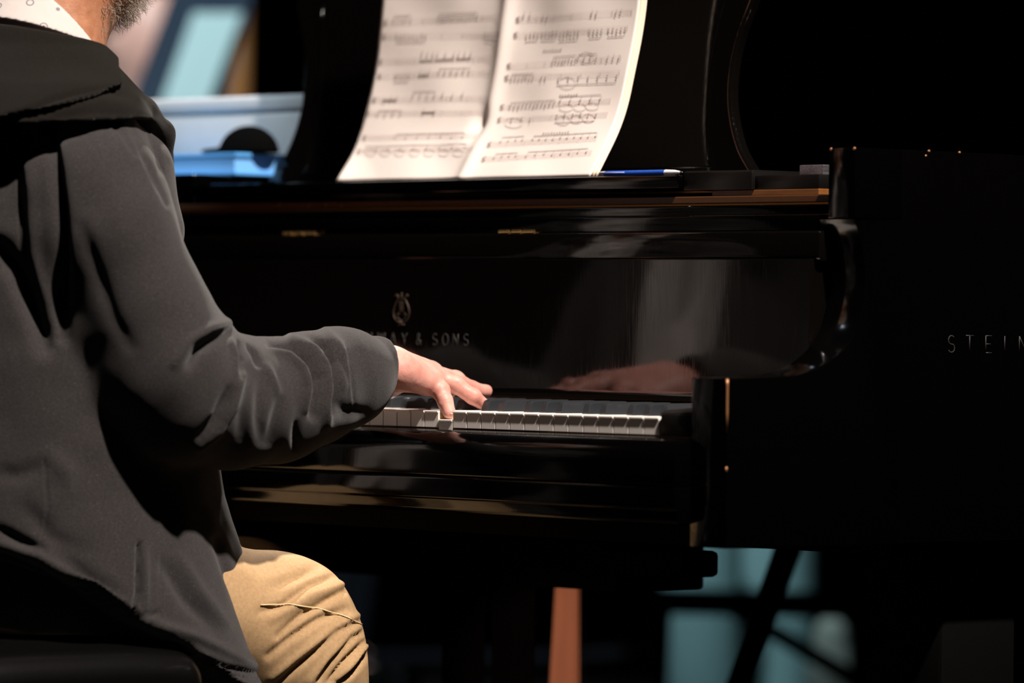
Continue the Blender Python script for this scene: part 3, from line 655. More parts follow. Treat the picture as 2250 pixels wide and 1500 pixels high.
# hands at a finer grain, wrists run up inside the cuffs
def hand(off, mir, tips):
    H = Vol((-.53, -.150, .695), (-.325, .150, .822), .0012)
    W0, W1 = np.array((-.379, -.140, .7740)), np.array((-.3795, -.052, .7845))
    H.cone(W0, W1, .027, .0255, .01, flat=((.25, 0, 1), .80))
    P = tips
    # metacarpals
    wr = {'i': (-.399, -.040, .7850), 'm': (-.391, -.040, .7880), 'r': (-.380, -.040, .7850), 'p': (-.370, -.042, .7790)}
    for f in 'imrp':
        H.cone(wr[f], P[f][0], .0165, .0118, .011)
    H.cone((-.372, -.045, .775), np.array(P['p'][0]) + (.001, -.010, -.004), .015, .0115, .010)     # heel of the hand below the little finger
    H.cone((-.392, -.030, .772), (-.405, .012, .765), .017, .011, .012)
    rad = {'i': (.0105, .0090, .0078, .0066), 'm': (.0110, .0097, .0084, .0071), 'r': (.0110, .0096, .0083, .0070), 'p': (.0116, .0098, .0084, .0068)}
    for f in 'imrp':
        for i in range(len(P[f]) - 1): H.cone(P[f][i], P[f][i + 1], rad[f][i] if i else rad[f][0] - .001, rad[f][i + 1], .0035)
        for i, q in enumerate(P[f][:-1]):
            q = np.array(q); H.ell(q + (0, 0, .003 if i else .0035), np.array([1, 1, .8]) * (rad[f][i] * (.93 if i else .88)), .004)
        H.cone(P[f][-2], P[f][-1], rad[f][-2] - .0006, rad[f][-1], .002)
    # tendons
    for f in 'imrp':
        a = np.array(wr[f]) + (0, 0, .0145); b = np.array(P[f][0]) + (0, 0, .0092); H.cone(a, b, .0022, .0024, .006)
    T = P['t']; H.cone((-.398, -.045, .776), T[0], .015, .0155, .012); H.cone(T[0], T[1], .0145, .0108, .008); H.cone(T[1], T[2], .0105, .0095, .004); H.cone(T[2], T[3], .0098, .0075, .003)
    V, Q = H.mesh(); V = smooth(V, Q, 3)
    N = normals(V, Q)
    # creases over the finger joints and fine skin relief
    dsp = vnoise(V, .0055, 2, .00022) + vnoise(V, .012, 3, .00035)
    for f in 'imrp':
        for i in (1, 2):
            q = np.array(P[f][i]); ax = np.array(P[f][i + 1]) - np.array(P[f][i - 1]); ax /= np.linalg.norm(ax)
            for k in (-.0022, 0, .0022):
                t = (V - q) @ ax - k; r = np.linalg.norm(V - q, axis=1); m = (r < .011) & (N[:, 2] > -.1); dsp -= m * .00045 * np.exp(-(t / .0006) ** 2)
    V = V + N * dsp[:, None]
    # nails
    nails = []
    for f in 'imrpt':
        a = np.array(P[f][-2]); b = np.array(P[f][-1]); ax = b - a; ax /= np.linalg.norm(ax); r = .0066
        upv = np.array([0, 0, 1.]) - ax * ax[2]; upv /= np.linalg.norm(upv); sd = np.cross(ax, upv)
        g = []
        for i in range(7):
            for j in range(7):
                s_ = (i / 6 - .5) * 1.7; t = (j / 6) * .0088 - .0035
                p = b + ax * t + (upv * math.cos(s_) + sd * math.sin(s_)) * (r + .0004 - max(t, 0) * .28) ; g.append(p)
        nails.append(np.array(g))
    if mir is not None:
        V = V.copy(); V[:, 0] = mir - V[:, 0]; V += off; Q = Q[:, ::-1]
        for g in nails: g[:, 0] = mir - g[:, 0]; g += off
    h = link('hand', pmesh('hand', V, Q), SKIN, body, True)
    for g in nails:
        q = [(i * 7 + j, (i + 1) * 7 + j, (i + 1) * 7 + j + 1, i * 7 + j + 1) for i in range(6) for j in range(6)]
        me = bpy.data.meshes.new('nail'); me.from_pydata([tuple(x) for x in g], [], q); o = link('nail', me, NAIL, h, True)
        md = o.modifiers.new('thick', 'SOLIDIFY'); md.thickness = .0005
    return h
NAIL = mat('finger_nail', (.70, .46, .38), .3, sss=.15)
rt = {'p': [(-.3750, .0105, .7668), (-.3640, .0125, .7560), (-.3545, .0110, .7442), (-.3470, .0108, .7330)],
      'r': [(-.3900, .0290, .7715), (-.3755, .0450, .7630), (-.3612, .0580, .7500), (-.3590, .0690, .7430)],
      'm': [(-.4080, .0370, .7765), (-.4070, .0720, .7680), (-.4060, .0960, .7575), (-.4050, .1160, .7557)],
      'i': [(-.4270, .0330, .7770), (-.4360, .0660, .7700), (-.4420, .0850, .7590), (-.4450, .0980, .7545)],
      't': [(-.4200, -.0170, .7650), (-.4450, .0000, .7560), (-.4650, .0080, .7470), (-.4860, .0125, .7435)]}
hand(None, None, rt)
hand(np.array([0, .012, .0112]), -1.254, rt)
# eyes, beard and hair
for s_ in (1, -1):
    me = bpy.data.meshes.new('eye'); b_ = bmesh.new(); bmesh.ops.create_uvsphere(b_, u_segments=16, v_segments=10, radius=.0115, matrix=Matrix.Translation((MX + s_ * .031, -.2605, 1.292))); b_.to_mesh(me); b_.free()
    link('eye', me, mat('eye_white', (.6, .57, .54), .2), body, True)
hb = MB(); r3 = random.Random(8)
def strand(p, d, L_, curl, r=.00022):
    p = np.array(p, float); pts = [p.copy()]; d = np.array(d, float); d /= np.linalg.norm(d); ph = r3.uniform(0, 6.28); w_ = np.cross(d, (0.3, .2, 1)); w_ /= np.linalg.norm(w_); w2 = np.cross(d, w_)
    for k in range(1, 6): pts.append(p + d * L_ * k / 5 + (w_ * math.sin(ph + k * 1.5) + w2 * math.cos(ph + k * 1.5)) * curl * k / 5 + np.array([0, 0, -.002 * (k / 5) ** 2]))
    hb.tube([tuple(q) for q in pts], [r] * 5 + [r * .4], 4, caps=False)
from mathutils.bvhtree import BVHTree
bv = BVHTree.FromPolygons([tuple(v) for v in V], [tuple(q) for q in Q])
def surf(c, d):
    h = bv.ray_cast(Vector(c), Vector(d)); return (np.array(h[0]), np.array(h[1])) if h[0] else (None, None)
for _ in range(1500):
    th = r3.uniform(-1.9, 1.9); el = r3.uniform(-.95, .22); c = (MX, -.312, 1.222)
    d = (math.sin(th) * math.cos(el), math.cos(th) * math.cos(el), math.sin(el)); p, nn = surf(c, d)
    if p is None or p[1] < -.337: continue
    if el > .0 and abs(th) < .5: continue
    dens = 1 if (p[1] > -.297) else .5
    if r3.random() > dens: continue
    strand(p, nn + np.array([r3.uniform(-.5, .5), .35, -.45 + r3.uniform(-.4, .3)]), r3.uniform(.008, .017) * (1 if p[1] > -.297 else .45), .0022)
hb.build('beard', HAIR, body, True)
hv = Vol((-.71, -.46, 1.16), (-.49, -.18, 1.46), .004)
hv.ell((MX, -.325, 1.325), (.083, .106, .112), .01); hv.ell((MX, -.37, 1.255), (.068, .062, .06), .03)
hv.half((MX, -.262, 1.325), (0, .9, -.55)); hv.half((MX, -.345, 1.24), (0, .55, -.8))
Vh, Qh = hv.mesh(); Vh = smooth(Vh, Qh, 2); Vh[:, 1] -= .022; Vh += normals(Vh, Qh) * (vnoise(Vh * np.array([1, .5, .35]), .004, 9, .0011))[:, None]
link('hair', pmesh('hair', Vh, Qh), HAIR, body, True)
# shirt: body with placket, stand-up collar
S = Vol((-.84, -.56, .50), (-.36, -.14, 1.24), .004)
S.loft([(.615, MX, -.375, .180, .160), (.62, MX, -.375, .180, .160), (.78, MX, -.385, .175, .145), (.92, MX, -.40, .165, .122), (1.0, MX, -.405, .145, .097), (1.06, MX, -.392, .10, .078), (1.10, MX, -.380, .078, .070)], .01)
S.cone((MX, -.216, .63), (MX, -.300, 1.0), .010, .010, .01)
V, Q = S.mesh(); V = smooth(V, Q, 2); N = normals(V, Q); V = V + N * (vnoise(V * np.array([1, 1, .45]), .035, 4, .004))[:, None]
shirt = link('shirt', pmesh('shirt', V, Q), SHIRT, man, True)
S = Vol((-.72, -.49, 1.05), (-.48, -.22, 1.24), .0018)
cp = np.array((MX, -.37, 1.12)); cn = np.array((0, .42, .91)); cn /= np.linalg.norm(cn)
def collar(X, Y, Z):
    hgt = (X - cp[0]) * 0 + (Z - cp[2]) * 1.0 + (Y - cp[1]) * .34          # height above a plane that dips to the throat
    cy = cp[1] + (Z - cp[2]) * .30; rr_ = .0775 - .10 * hgt + .10 * np.maximum(hgt - .048, 0)
    q = np.sqrt(((X - cp[0]) / 1.0) ** 2 + ((Y - cy) / 1.04) ** 2)
    sh = np.abs(q - rr_) - .0022
    fold_ = np.abs(q - (rr_ + .0065 + .26 * np.maximum(.060 - hgt, 0))) - .0020
    a = np.maximum(sh, np.maximum(hgt - .062, -.05 - hgt)); b = np.maximum(fold_, np.maximum(hgt - .062, .006 - hgt))
    top = np.maximum(np.abs(q - rr_ - .0033) - .0052, np.abs(hgt - .061) - .0018)
    d = np.minimum(np.minimum(a, b), top); gap = .018 - np.abs(X - cp[0]); return np.where(Y > cp[1] + .02, np.maximum(d, gap), d)
S.fn(collar, S.lo, S.lo + S.h * S.n); S.half((MX, -.366, 1.125), (0, 1, .75)); V, Q = S.mesh(); V = smooth(V, Q, 2)
link('collar', pmesh('collar', V, Q), SHIRT, shirt, True)
# trousers
T = Vol((-.86, -.60, .06), (-.34, .19, .66), .0034)
T.loft([(.478, MX, -.42, .14, .10), (.56, MX, -.42, .14, .10), (.62, MX, -.41, .16, .11)], .02)
T.chain([(-.525, -.42, .550), (-.478, -.28, .520), (-.442, -.148, .492)], [.078, .083, .078], .03)
T.chain([(-.442, -.150, .492), (-.444, -.134, .450), (-.455, -.055, .27), (-.456, -.0, .10)], [.078, .079, .062, .058], .03)
T.chain([(-.695, -.42, .545), (-.70, -.20, .530), (-.715, .030, .500)], [.100, .088, .073], .03)
T.chain([(-.715, .030, .498), (-.717, .060, .44), (-.72, .075, .27), (-.722, .08, .10)], [.073, .070, .062, .058], .03)
for q in ((-.456, .0, .085), (-.722, .08, .085)): T.cone((q[0], q[1] - .0, .06), (q[0], q[1], .11), .05, .05, 0, 's')
T.fn(press, (-.97, -.68, .38), (-.30, -.25, .52), 0, 's')
V, Q = T.mesh(); V = smooth(V, Q, 3); N = normals(V, Q)
ts = [('g', -5, 7, [(572, 1345), (620, 1330), (680, 1285), (742, 1262)]), ('g', 4, 10, [(600, 1360), (680, 1310), (770, 1278)]),
      ('g', -6, 7, [(610, 1398), (660, 1352), (735, 1308), (785, 1280)]), ('g', -6, 8, [(590, 1440), (640, 1400), (700, 1360), (760, 1338)]),
      ('g', 5, 10, [(600, 1490), (680, 1425), (760, 1370), (805, 1345)]), ('g', -7, 8, [(610, 1500), (650, 1462), (690, 1430), (738, 1388), (788, 1362)]),
      ('g', 6, 9, [(680, 1500), (720, 1450), (790, 1385)]), ('g', -9, 7, [(700, 1492), (725, 1455), (775, 1400), (800, 1385)]), ('g', -7, 6, [(722, 1500), (760, 1450), (808, 1405)]),
      ('g', 5, 7, [(745, 1490), (785, 1440), (812, 1408)]), ('g', -8, 6, [(745, 1500), (790, 1462), (815, 1425)]), ('g', -5, 12, [(600, 1290), (700, 1245)]), ('g', -.9, 3.0, [(577, 1330), (620, 1327), (680, 1333), (740, 1348), (795, 1373)]), ('g', .9, 3, [(577, 1325), (620, 1322), (680, 1328), (740, 1343), (797, 1368)])]
for _ in range(2): V = folds(V, N, ts[:-2]) if _ == 0 else folds(V, N, ts[-2:])
V = V + N * vnoise(V, .03, 6, .0016)[:, None]
trousers = link('trousers', pmesh('trousers', V, Q), KHA, man, True)
bv2 = BVHTree.FromPolygons([tuple(v) for v in V], [tuple(q) for q in Q])
def onto(bvh, x, y, off=.0006):
    d = ray(x, y); h = bvh.ray_cast(Vector(CAM), Vector(d / np.linalg.norm(d)))
    return None if h[0] is None else np.array(h[0]) + np.array(h[1]) * off * (1 if np.array(h[1]) @ d < 0 else -1)
pts = [onto(bv2, x, np.interp(x, [575, 600, 640, 680, 710, 740, 770, 798], [1329, 1327, 1328, 1333, 1339, 1348, 1359, 1374]), .0009) for x in range(572, 800, 6)]
pts = np.array([p for p in pts if p is not None])
for _ in range(2): pts[1:-1] = (pts[:-2] + pts[1:-1] * 2 + pts[2:]) / 4
pts = [tuple(p + np.array([.0002, -.0002, .0001])) for p in pts]
MB().tube(pts, .0007, 6).build('outer_seam', mat('khaki_seam_thread', (.72, .52, .30), .8), trousers, True)
for q, t in (((-.456, .01, .0), (-.445, .17)), ((-.722, .09, .0), (-.780, .20))):
    s_ = Vol((q[0] - .07, q[1] - .10, -.005), (q[0] + .07, t[1] + .06, .13), .004)
    s_.chain([(q[0], q[1] - .03, .05), (q[0], q[1] + .04, .055), (t[0], t[1], .038)], [.042, .045, .036], .02); s_.cone((q[0], q[1] - .01, .06), (q[0], q[1] - .01, .11), .040, .038, .02); s_.half((0, 0, .004), (0, 0, -1))
    V, Q = s_.mesh(); V = smooth(V, Q, 2); link('shoe', pmesh('shoe', V, Q), LEATH, man, True)
# jacket
J = Vol((-1.03, -.66, .425), (-.255, -.03, 1.17), .0027)
J.loft([(.43, MX, -.358, .247, .238), (.50, MX, -.362, .240, .228), (.57, MX, -.368, .230, .215), (.64, MX, -.380, .220, .200), (.72, MX, -.385, .215, .187), (.82, MX, -.395, .210, .168), (.92, MX, -.405, .205, .148), (1.0, MX, -.405, .185, .125), (1.04, MX, -.40, .15, .108), (1.075, MX, -.395, .105, .09)], .02)
def sleeve(sx):
    m = (lambda p: (p[0] if sx > 0 else -1.20 - p[0] + (-.030 if p[2] < .9 else 0), p[1], p[2]))
    J.chain([m(p) for p in [(-.46, -.415, .985), (-.424, -.422, .965), (-.406, -.418, .92), (-.388, -.388, .84), (-.374, -.362, .785)]], [.060, .064, .066, .067, .070], .03)
    J.chain([m(p) for p in [(-.374, -.368, .775), (-.372, -.350, .755)]], [.076, .078], .02)
    J.cone(m((-.372, -.335, .790)), m((-.372, -.322, .800)), .045, .036, .02)
    J.chain([m(p) for p in [(-.372, -.345, .755), (-.366, -.290, .745), (-.366, -.225, .747), (-.370, -.170, .758)]], [.073, .069, .064, .060], .010)
    J.chain([m(p) for p in [(-.370, -.172, .7625), (-.373, -.125, .7705), (-.376, -.078, .7795)]], [.059, .0555, .0375], .006)
    J.chain([m(p) for p in [(-.372, -.150, .750), (-.376, -.105, .765)]], [.040, .028], .01)
sleeve(1); sleeve(-1)
for s_ in (1, -1): J.chain([(MX + s_ * .15, -.40, 1.02), (MX + s_ * .130, -.335, .995), (MX + s_ * .120, -.300, .93)], [.045, .036, .030], .02)
def front(X, Y, Z): 
    wdt = .085 + .0 * Z
    return np.maximum(np.abs(X - MX) - wdt, np.maximum(-.335 - Y, Z - 1.08))
J.fn(lambda X, Y, Z: front(X, Y, Z), (-.75, -.36, .42), (-.45, -.02, 1.1), 0, 's')
J.loft([(.40, MX, -.36, .190, .175), (.62, MX, -.375, .182, .162), (.78, MX, -.385, .177, .147), (.92, MX, -.40, .172, .128), (1.0, MX, -.405, .150, .102), (1.06, MX, -.392, .10, .080), (1.10, MX, -.380, .075, .07)], 0, 's')
for x in (-.376, -.854): J.half((x, -.0665, .781), (0.12, 1, -.10), lo=(x - .07, -.09, .70), hi=(x + .07, -.0, .86)); J.cone((x, -.10, .777), (x + .001, -.03, .786), .026, .0285, .004, 's')
J.half((MX, -.385, .440), (.0, -.06, -1))
J.fn(lambda X, Y, Z: cush(X, Y, Z) - .011, (-.97, -.68, .38), (-.30, -.23, .53), 0, 's')
V, Q = J.mesh(); del J
V = smooth(V, Q, 3); N = normals(V, Q)
V = V + N * (vnoise(V * np.array([1, 1, .55]), .07, 11, .0035) + vnoise(V, .028, 12, .0012))[:, None]
# the hem rides up at the back: everything below it lies further in
hemz = np.interp(V[:, 1], [-.60, -.5252, -.45, -.378, -.29, -.19], [.598, .586, .551, .5025, .458, .415])
q = (hemz - V[:, 2]) / .005; ss = np.clip(q, 0, 1); ss = ss * ss * (3 - 2 * ss)
rad_ = np.stack([V[:, 0] - MX, V[:, 1] + .40, V[:, 2] * 0], 1); rad_ /= np.maximum(np.linalg.norm(rad_, axis=1), .02)[:, None]
V = V - rad_ * (ss * np.interp(V[:, 1], [-.42, -.27, -.21], [.056, .030, .0]))[:, None]
N = normals(V, Q)
A1 = [  # deep shaping folds
    ('g', -15, 15, [(112, 285), (120, 370), (130, 480), (134, 600), (138, 740)]), ('g', -20, 22, [(-10, 540), (40, 600), (75, 680), (100, 760)]),
    ('g', 7, 16, [(60, 300), (72, 420), (78, 560), (100, 700)]), ('g', -4, 16, [(180, 500), (215, 600), (250, 700), (285, 760)]),
    ('g', -3.5, 7, [(285, 275), (320, 350), (356, 423), (368, 450)]), ('g', -3.5, 6, [(325, 287), (345, 333), (356, 380)]), ('g', -4, 6, [(233, 262), (270, 290), (300, 340)]),
    ('g', -17, 11, [(504, 728), (472, 744), (440, 764), (418, 800)]), ('g', 6, 10, [(503, 708), (460, 722), (415, 752), (385, 800)]),
    ('g', 4, 5, [(507, 742), (517, 780), (520, 822)]), ('g', -5, 4.5, [(524, 752), (530, 790), (526, 830)]), ('g', -9, 6, [(547, 758), (560, 775), (569, 802)]),
    ('g', -12, 14, [(505, 860), (480, 920), (445, 960)]), ('g', 8, 10, [(530, 825), (512, 890), (480, 945), (440, 982)]),
    ('g', 1.8, 11, [(552, 850), (549, 910), (553, 975)]), ('g', -4, 13, [(575, 830), (570, 880), (568, 925), (576, 970)]), ('g', -3, 12, [(535, 900), (528, 960)]),
    ('g', 2, 12, [(640, 900), (630, 950), (627, 990)]), ('g', -6, 12, [(616, 880), (604, 930), (592, 970)]), ('g', 4, 8, [(587, 804), (612, 863)]), ('g', -6, 7, [(650, 930), (648, 985)]),
    ('g', -17, 10, [(597, 752), (642, 762), (678, 790), (698, 828), (698, 870), (690, 912)]), ('g', 7, 9, [(600, 765), (640, 780), (668, 810), (680, 850), (672, 900)]),
    ('g', 8, 8, [(640, 741), (690, 768), (713, 803), (721, 850), (719, 935)]), ('g', -13, 7, [(684, 737), (718, 760), (733, 793), (734, 850), (730, 900)]),
    ('g', 6, 9, [(716, 728), (745, 760), (757, 800), (755, 850)]), ('g', -5, 5, [(741, 775), (752, 800), (762, 835)]),
    ('g', -5, 14, [(735, 880), (760, 905), (800, 905)]),
    ('g', 3, 20, [(110, 1000), (150, 1040), (150, 1075), (125, 1120)]), ('g', -9, 12, [(-5, 1163), (45, 1190), (90, 1208)]), ('g', -4, 20, [(-5, 1040), (40, 1045), (90, 1025)]),
    ('g', 6, 11, [(-10, 1190), (80, 1215), (150, 1268), (256, 1340), (340, 1372), (432, 1398), (510, 1435), (572, 1462)]),
    ('g', -5, 18, [(130, 1215), (200, 1275), (270, 1310)]), ('g', -4, 20, [(60, 1120), (110, 1180), (180, 1210)]),
    ('g', -8, 12, [(478, 1190), (500, 1250), (525, 1310), (560, 1380)]), ('g', 6, 9, [(528, 1150), (556, 1260), (570, 1370), (575, 1460)]),
    ('g', 4, 14, [(395, 1225), (440, 1300), (500, 1370)]), ('g', -5, 14, [(360, 1240), (410, 1320), (470, 1380)]), ('g', -6, 5, [(440, 1442), (500, 1466), (570, 1480)]), ('g', -6, 5, [(470, 1466), (520, 1484), (566, 1492)])]
A2 = [('g', -2.2, 3, [(32, 300), (43, 450), (43, 545)]), ('g', -1.8, 2.6, [(98, 1012), (106, 1120), (88, 1200)]), ('g', -2.0, 2.4, [(763, 767), (772, 820), (775, 863), (779, 897)]), ('g', 1.4, 2.6, [(758, 767), (767, 820), (770, 863), (774, 897)]),
      ('g', -11, 4.5, [(306, 1196), (305, 1250), (304, 1300), (293, 1346)]), ('g', -1.2, 2.2, [(353, 1216), (352, 1270), (351, 1325)]), ('g', 3, 8, [(318, 1205), (320, 1330)]), ('g', -5, 4, [(290, 1348), (330, 1352), (348, 1344)])]
V = folds(V, N, A1); V = smooth(V, Q, 1, .4); N = normals(V, Q); V = folds(V, N, A2)
jacket = link('jacket', pmesh('jacket', V, Q), CLOTH, man, True)
bj = BVHTree.FromPolygons([tuple(v) for v in V], [tuple(q) for q in Q])
# hood lying folded on the shoulders: a wide lower layer and the thick upper fold over it
H = Vol((-.90, -.64, .94), (-.30, -.16, 1.20), .0021)
def hoodlayer(grow, low, th=.011):
    zz = np.array([.96, 1.02, 1.05, 1.08, 1.105, 1.125, 1.15, 1.17]); aa = np.array([.232, .217, .198, .164, .126, .101, .085, .080]); bb = np.array([.150, .140, .130, .117, .100, .087, .078, .075])
    def f(X, Y, Z):
        cy = -.424 + .35 * np.clip(Z - 1.06, -.1, .2); a = np.interp(Z, zz, aa) + grow; b = np.interp(Z, zz, bb) + grow
        q = np.sqrt(((X - MX) / a) ** 2 + ((Y - cy) / b) ** 2); d = np.abs((q - 1) * np.minimum(a, b)) - th / 2
        hi = np.where(Y > -.37, 1.128 - 1.15 * (Y + .37), 1.128 + .17 * (-.37 - Y))
        return np.maximum(d, np.maximum(low(X, Y) - Z, Z - hi - 0 * X))
    return f
H.fn(hoodlayer(.004, lambda X, Y: 1.046 + .08 * np.clip(Y + .39, -.3, 0) - .30 * np.clip(Y + .31, 0, .3)), H.lo, H.lo + H.h * H.n)
H.fn(hoodlayer(.017, lambda X, Y: 1.079 + .28 * (Y + .4067) + .6 * np.clip(Y + .39, 0, .2), .016), H.lo, H.lo + H.h * H.n, .006)
for s_ in (1, -1):
    H.chain([(MX + s_ * .135, -.330, 1.055), (MX + s_ * .110, -.284, 1.035), (MX + s_ * .100, -.272, .990)], [.016, .012, .008], .015)
H.fn(lambda X, Y, Z: np.maximum(np.abs(X - MX) - .062, -.36 - Y), (-.75, -.40, .9), (-.45, -.1, 1.2), .01, 's')
V, Q = H.mesh(); V = smooth(V, Q, 14); N = normals(V, Q); V = V + N * (vnoise(V, .05, 21, .003))[:, None]; N = normals(V, Q)
V = folds(V, N, [('g', -4, 7, [(-5, 268), (60, 243), (110, 221), (160, 206), (235, 192)]), ('g', -3, 10, [(120, 262), (200, 246), (300, 250)]), ('g', 3, 12, [(130, 240), (220, 222), (310, 236)]), ('g', -3, 9, [(235, 192), (260, 205), (300, 210)])])
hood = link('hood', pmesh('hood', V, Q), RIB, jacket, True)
zt = MB()
zp = [np.array(p) for p in ((-.492, -.281, 1.040), (-.498, -.2672, 1.012), (-.500, -.2642, .990))]
for k in range(26):
    t = k / 25 * 2; i = min(int(t), 1); p = zp[i] + (zp[i + 1] - zp[i]) * (t - i); zt.box(p[0] - .0012, p[0] + .0012, p[1] + .0015, p[1] + .0045, p[2] - .0006, p[2] + .0006)
zt.build('zip_teeth', BRS, hood)
# ------------------------------------------------------------------ bench
bench = empty('piano_bench', (-.64, -.47, 0), 'black leather upholstered piano bench under the seated pianist', 'bench')
C_ = Vol((-.96, -.70, .385), (-.31, -.28, .515), .004)
C_.fn(cush, C_.lo, C_.lo + C_.h * C_.n)
for bx in (-.83, -.6375, -.445):
    for by in (-.57, -.43): C_.ell((bx, by, .503), (.028, .028, .016), .02, 's')
V, Q = C_.mesh(); V = smooth(V, Q, 2); cu = link('cushion', pmesh('cushion', V, Q), LEATH, bench, True)
MB().box(-.915, -.360, -.65, -.345, .33, .392, .004).build('frame', LAC, bench, True, 35)
for x in (-.885, -.390):
    for y in (-.62, -.375): MB().prism([(x - .022, .33), (x + .022, .33), (x + .015, 0), (x - .015, 0)], y - .02, y + .02, axis='y', bev=.002).build('leg', LAC, bench, True, 35)
for x in (-.93, -.345): MB().tube([(x - .02 if x < -.6 else x - .016, -.495, .36), (x + .016 if x < -.6 else x + .02, -.495, .36)], .028, 20).build('height_knob', LAC, bench, True, 40)
# ------------------------------------------------------------------ things on the bass side of the piano
spot('case_fill_spot', (-2.3, -1.6, 3.3), (-1.19, .33, 1.06), 430, (.78, .9, 1), 8, .08, .5)  # added narrow cool spot, brightens the case and folder only
bf = empty('folder', (-1.19, .30, 1.0125), 'glossy bright blue folder lying on the bass end of the piano', 'folder')
BFM = mat('glossy_blue_card', (.10, .36, .78), .3)
MB().box(-1.290, -1.040, .262, .345, 1.0130, 1.0165, .0008).build('back_cover', BFM, bf)
MB().box(-1.288, -1.044, .264, .343, 1.0167, 1.0355, .0005).build('papers', mat('blue_tinted_papers', (.15, .40, .78), .45), bf)
MB().box(-1.290, -1.040, .262, .345, 1.0357, 1.0400, .0008).build('front_cover', BFM, bf)
gc = empty('equipment_case', (-1.2, .41, 1.0125), 'pale blue-grey flat-sided case standing behind the blue folder on the piano', 'case')
GCM = mat('pale_grey_plastic', (.42, .44, .45), .6); n = NT(GCM); n.color(n.ramp(n.noise(7, 3), [(.35, (.38, .41, .42)), (.7, (.46, .47, .48))]))
MB().box(-1.335, -.992, .352, .47, 1.0238, 1.094, .005, 3).build('case_body', GCM, gc, True, 40)
MB().box(-1.337, -.990, .350, .472, 1.0955, 1.1165, .005, 3).build('case_cover', GCM, gc, True, 40)
cv = Vol((-1.18, .25, 1.035), (-1.005, .37, 1.10), .002)
cv.ell((-1.070, .307, 1.040), (.048, .030, .036), .0); cv.half((0, 0, 1.0412), (0, 0, -1)); cv.ell((-1.113, .298, 1.044), (.030, .024, .0045), .004); cv.half((0, 0, 1.0406), (0, 0, -1))
V, Q = cv.mesh(); V = smooth(V, Q, 2)
tag(link('cap', pmesh('cap', V, Q), mat('black_cap_cloth', (.0015, .0015, .0015), .95, spec=.02), None, True), 'round black cap resting on the blue folder in front of the pale case', 'cap')
# ------------------------------------------------------------------ under the piano
PW = mat('orange_brown_wood', (.52, .20, .095), .6); n = NT(PW); n.color(n.ramp(n.noise(16, 4, stretch=(6, 6, .5)), [(.3, (.47, .175, .08)), (.75, (.57, .235, .115))]))
a0, a1, b0, b1 = und(1222, 1262, 6.35), und(1269, 1264, 6.35), und(1204, 1560, 6.35), und(1262, 1560, 6.35)
def flat_post(name, q, t, m, parent=None, zb=0.0, zt=None):
    """a board whose face follows four points, carried on down to the floor"""
    q = [np.array(p) for p in q]; d0 = (q[2] - q[0]); d1 = (q[3] - q[1])
    q[2] = q[0] + d0 * ((zb - q[0][2]) / d0[2]); q[3] = q[1] + d1 * ((zb - q[1][2]) / d1[2])
    if zt is not None: q[0] = q[0] + d0 * ((zt - q[0][2]) / d0[2]); q[1] = q[1] + d1 * ((zt - q[1][2]) / d1[2])
    nn = np.cross(q[1] - q[0], d0); nn /= np.linalg.norm(nn); nn = nn if nn @ FW > 0 else -nn
    b_ = bmesh.new(); F_ = [b_.verts.new(p) for p in (q[0], q[1], q[3], q[2])]; G_ = [b_.verts.new(p + nn * t) for p in (q[0], q[1], q[3], q[2])]
    b_.faces.new(F_); b_.faces.new(G_[::-1])
    for i in range(4): b_.faces.new((F_[i], G_[i], G_[(i + 1) % 4], F_[(i + 1) % 4]))
    bmesh.ops.recalc_face_normals(b_, faces=b_.faces); bmesh.ops.bevel(b_, geom=list(b_.edges), offset=.0015, segments=2, affect='EDGES')
    me = bpy.data.meshes.new(name); b_.to_mesh(me); b_.free(); return link(name, me, m, parent)
st = empty('wooden_stand', (-.78, .56, 0), 'orange-brown wooden stand with two narrow uprights beneath the middle of the piano', 'stand')
flat_post('upright', (a0, a1, b0, b1), .022, PW, st, .02, .56)
flat_post('upright', (und(1266.5, 1340, 6.5), und(1272, 1340, 6.5), und(1263, 1500, 6.5), und(1272.5, 1500, 6.5)), .012, PW, st, .02, .56)
mb = MB(); mb.box(-.93, -.70, .50, .72, .0, .020, .003); mb.build('foot_board', PW, st)
spot('upright_fill_spot', (1.95, -1.85, .60), (-.775, .56, .40), 210, (1, .62, .45), 4.2, .02, .3)  # added warm spot, lifts the wooden uprights out of the piano's shade
bs = empty('folding_stand', (-.74, .95, 0), 'black stand with slanted legs under the treble side of the piano', 'stand')
flat_post('leg', (und(1702, 1205, 6.55), und(1764, 1205, 6.55), und(1596, 1505, 6.55), und(1652, 1505, 6.55)), .03, MATTE, bs, .0, .592)
MB().tube([(-.66, 1.12, .585), (-.80, 1.40, .0)], .013, 10).build('leg', MATTE, bs, True)
MB().box(-.72, -.60, .86, 1.14, .575, .595, .003).build('top_plate', MATTE, bs)
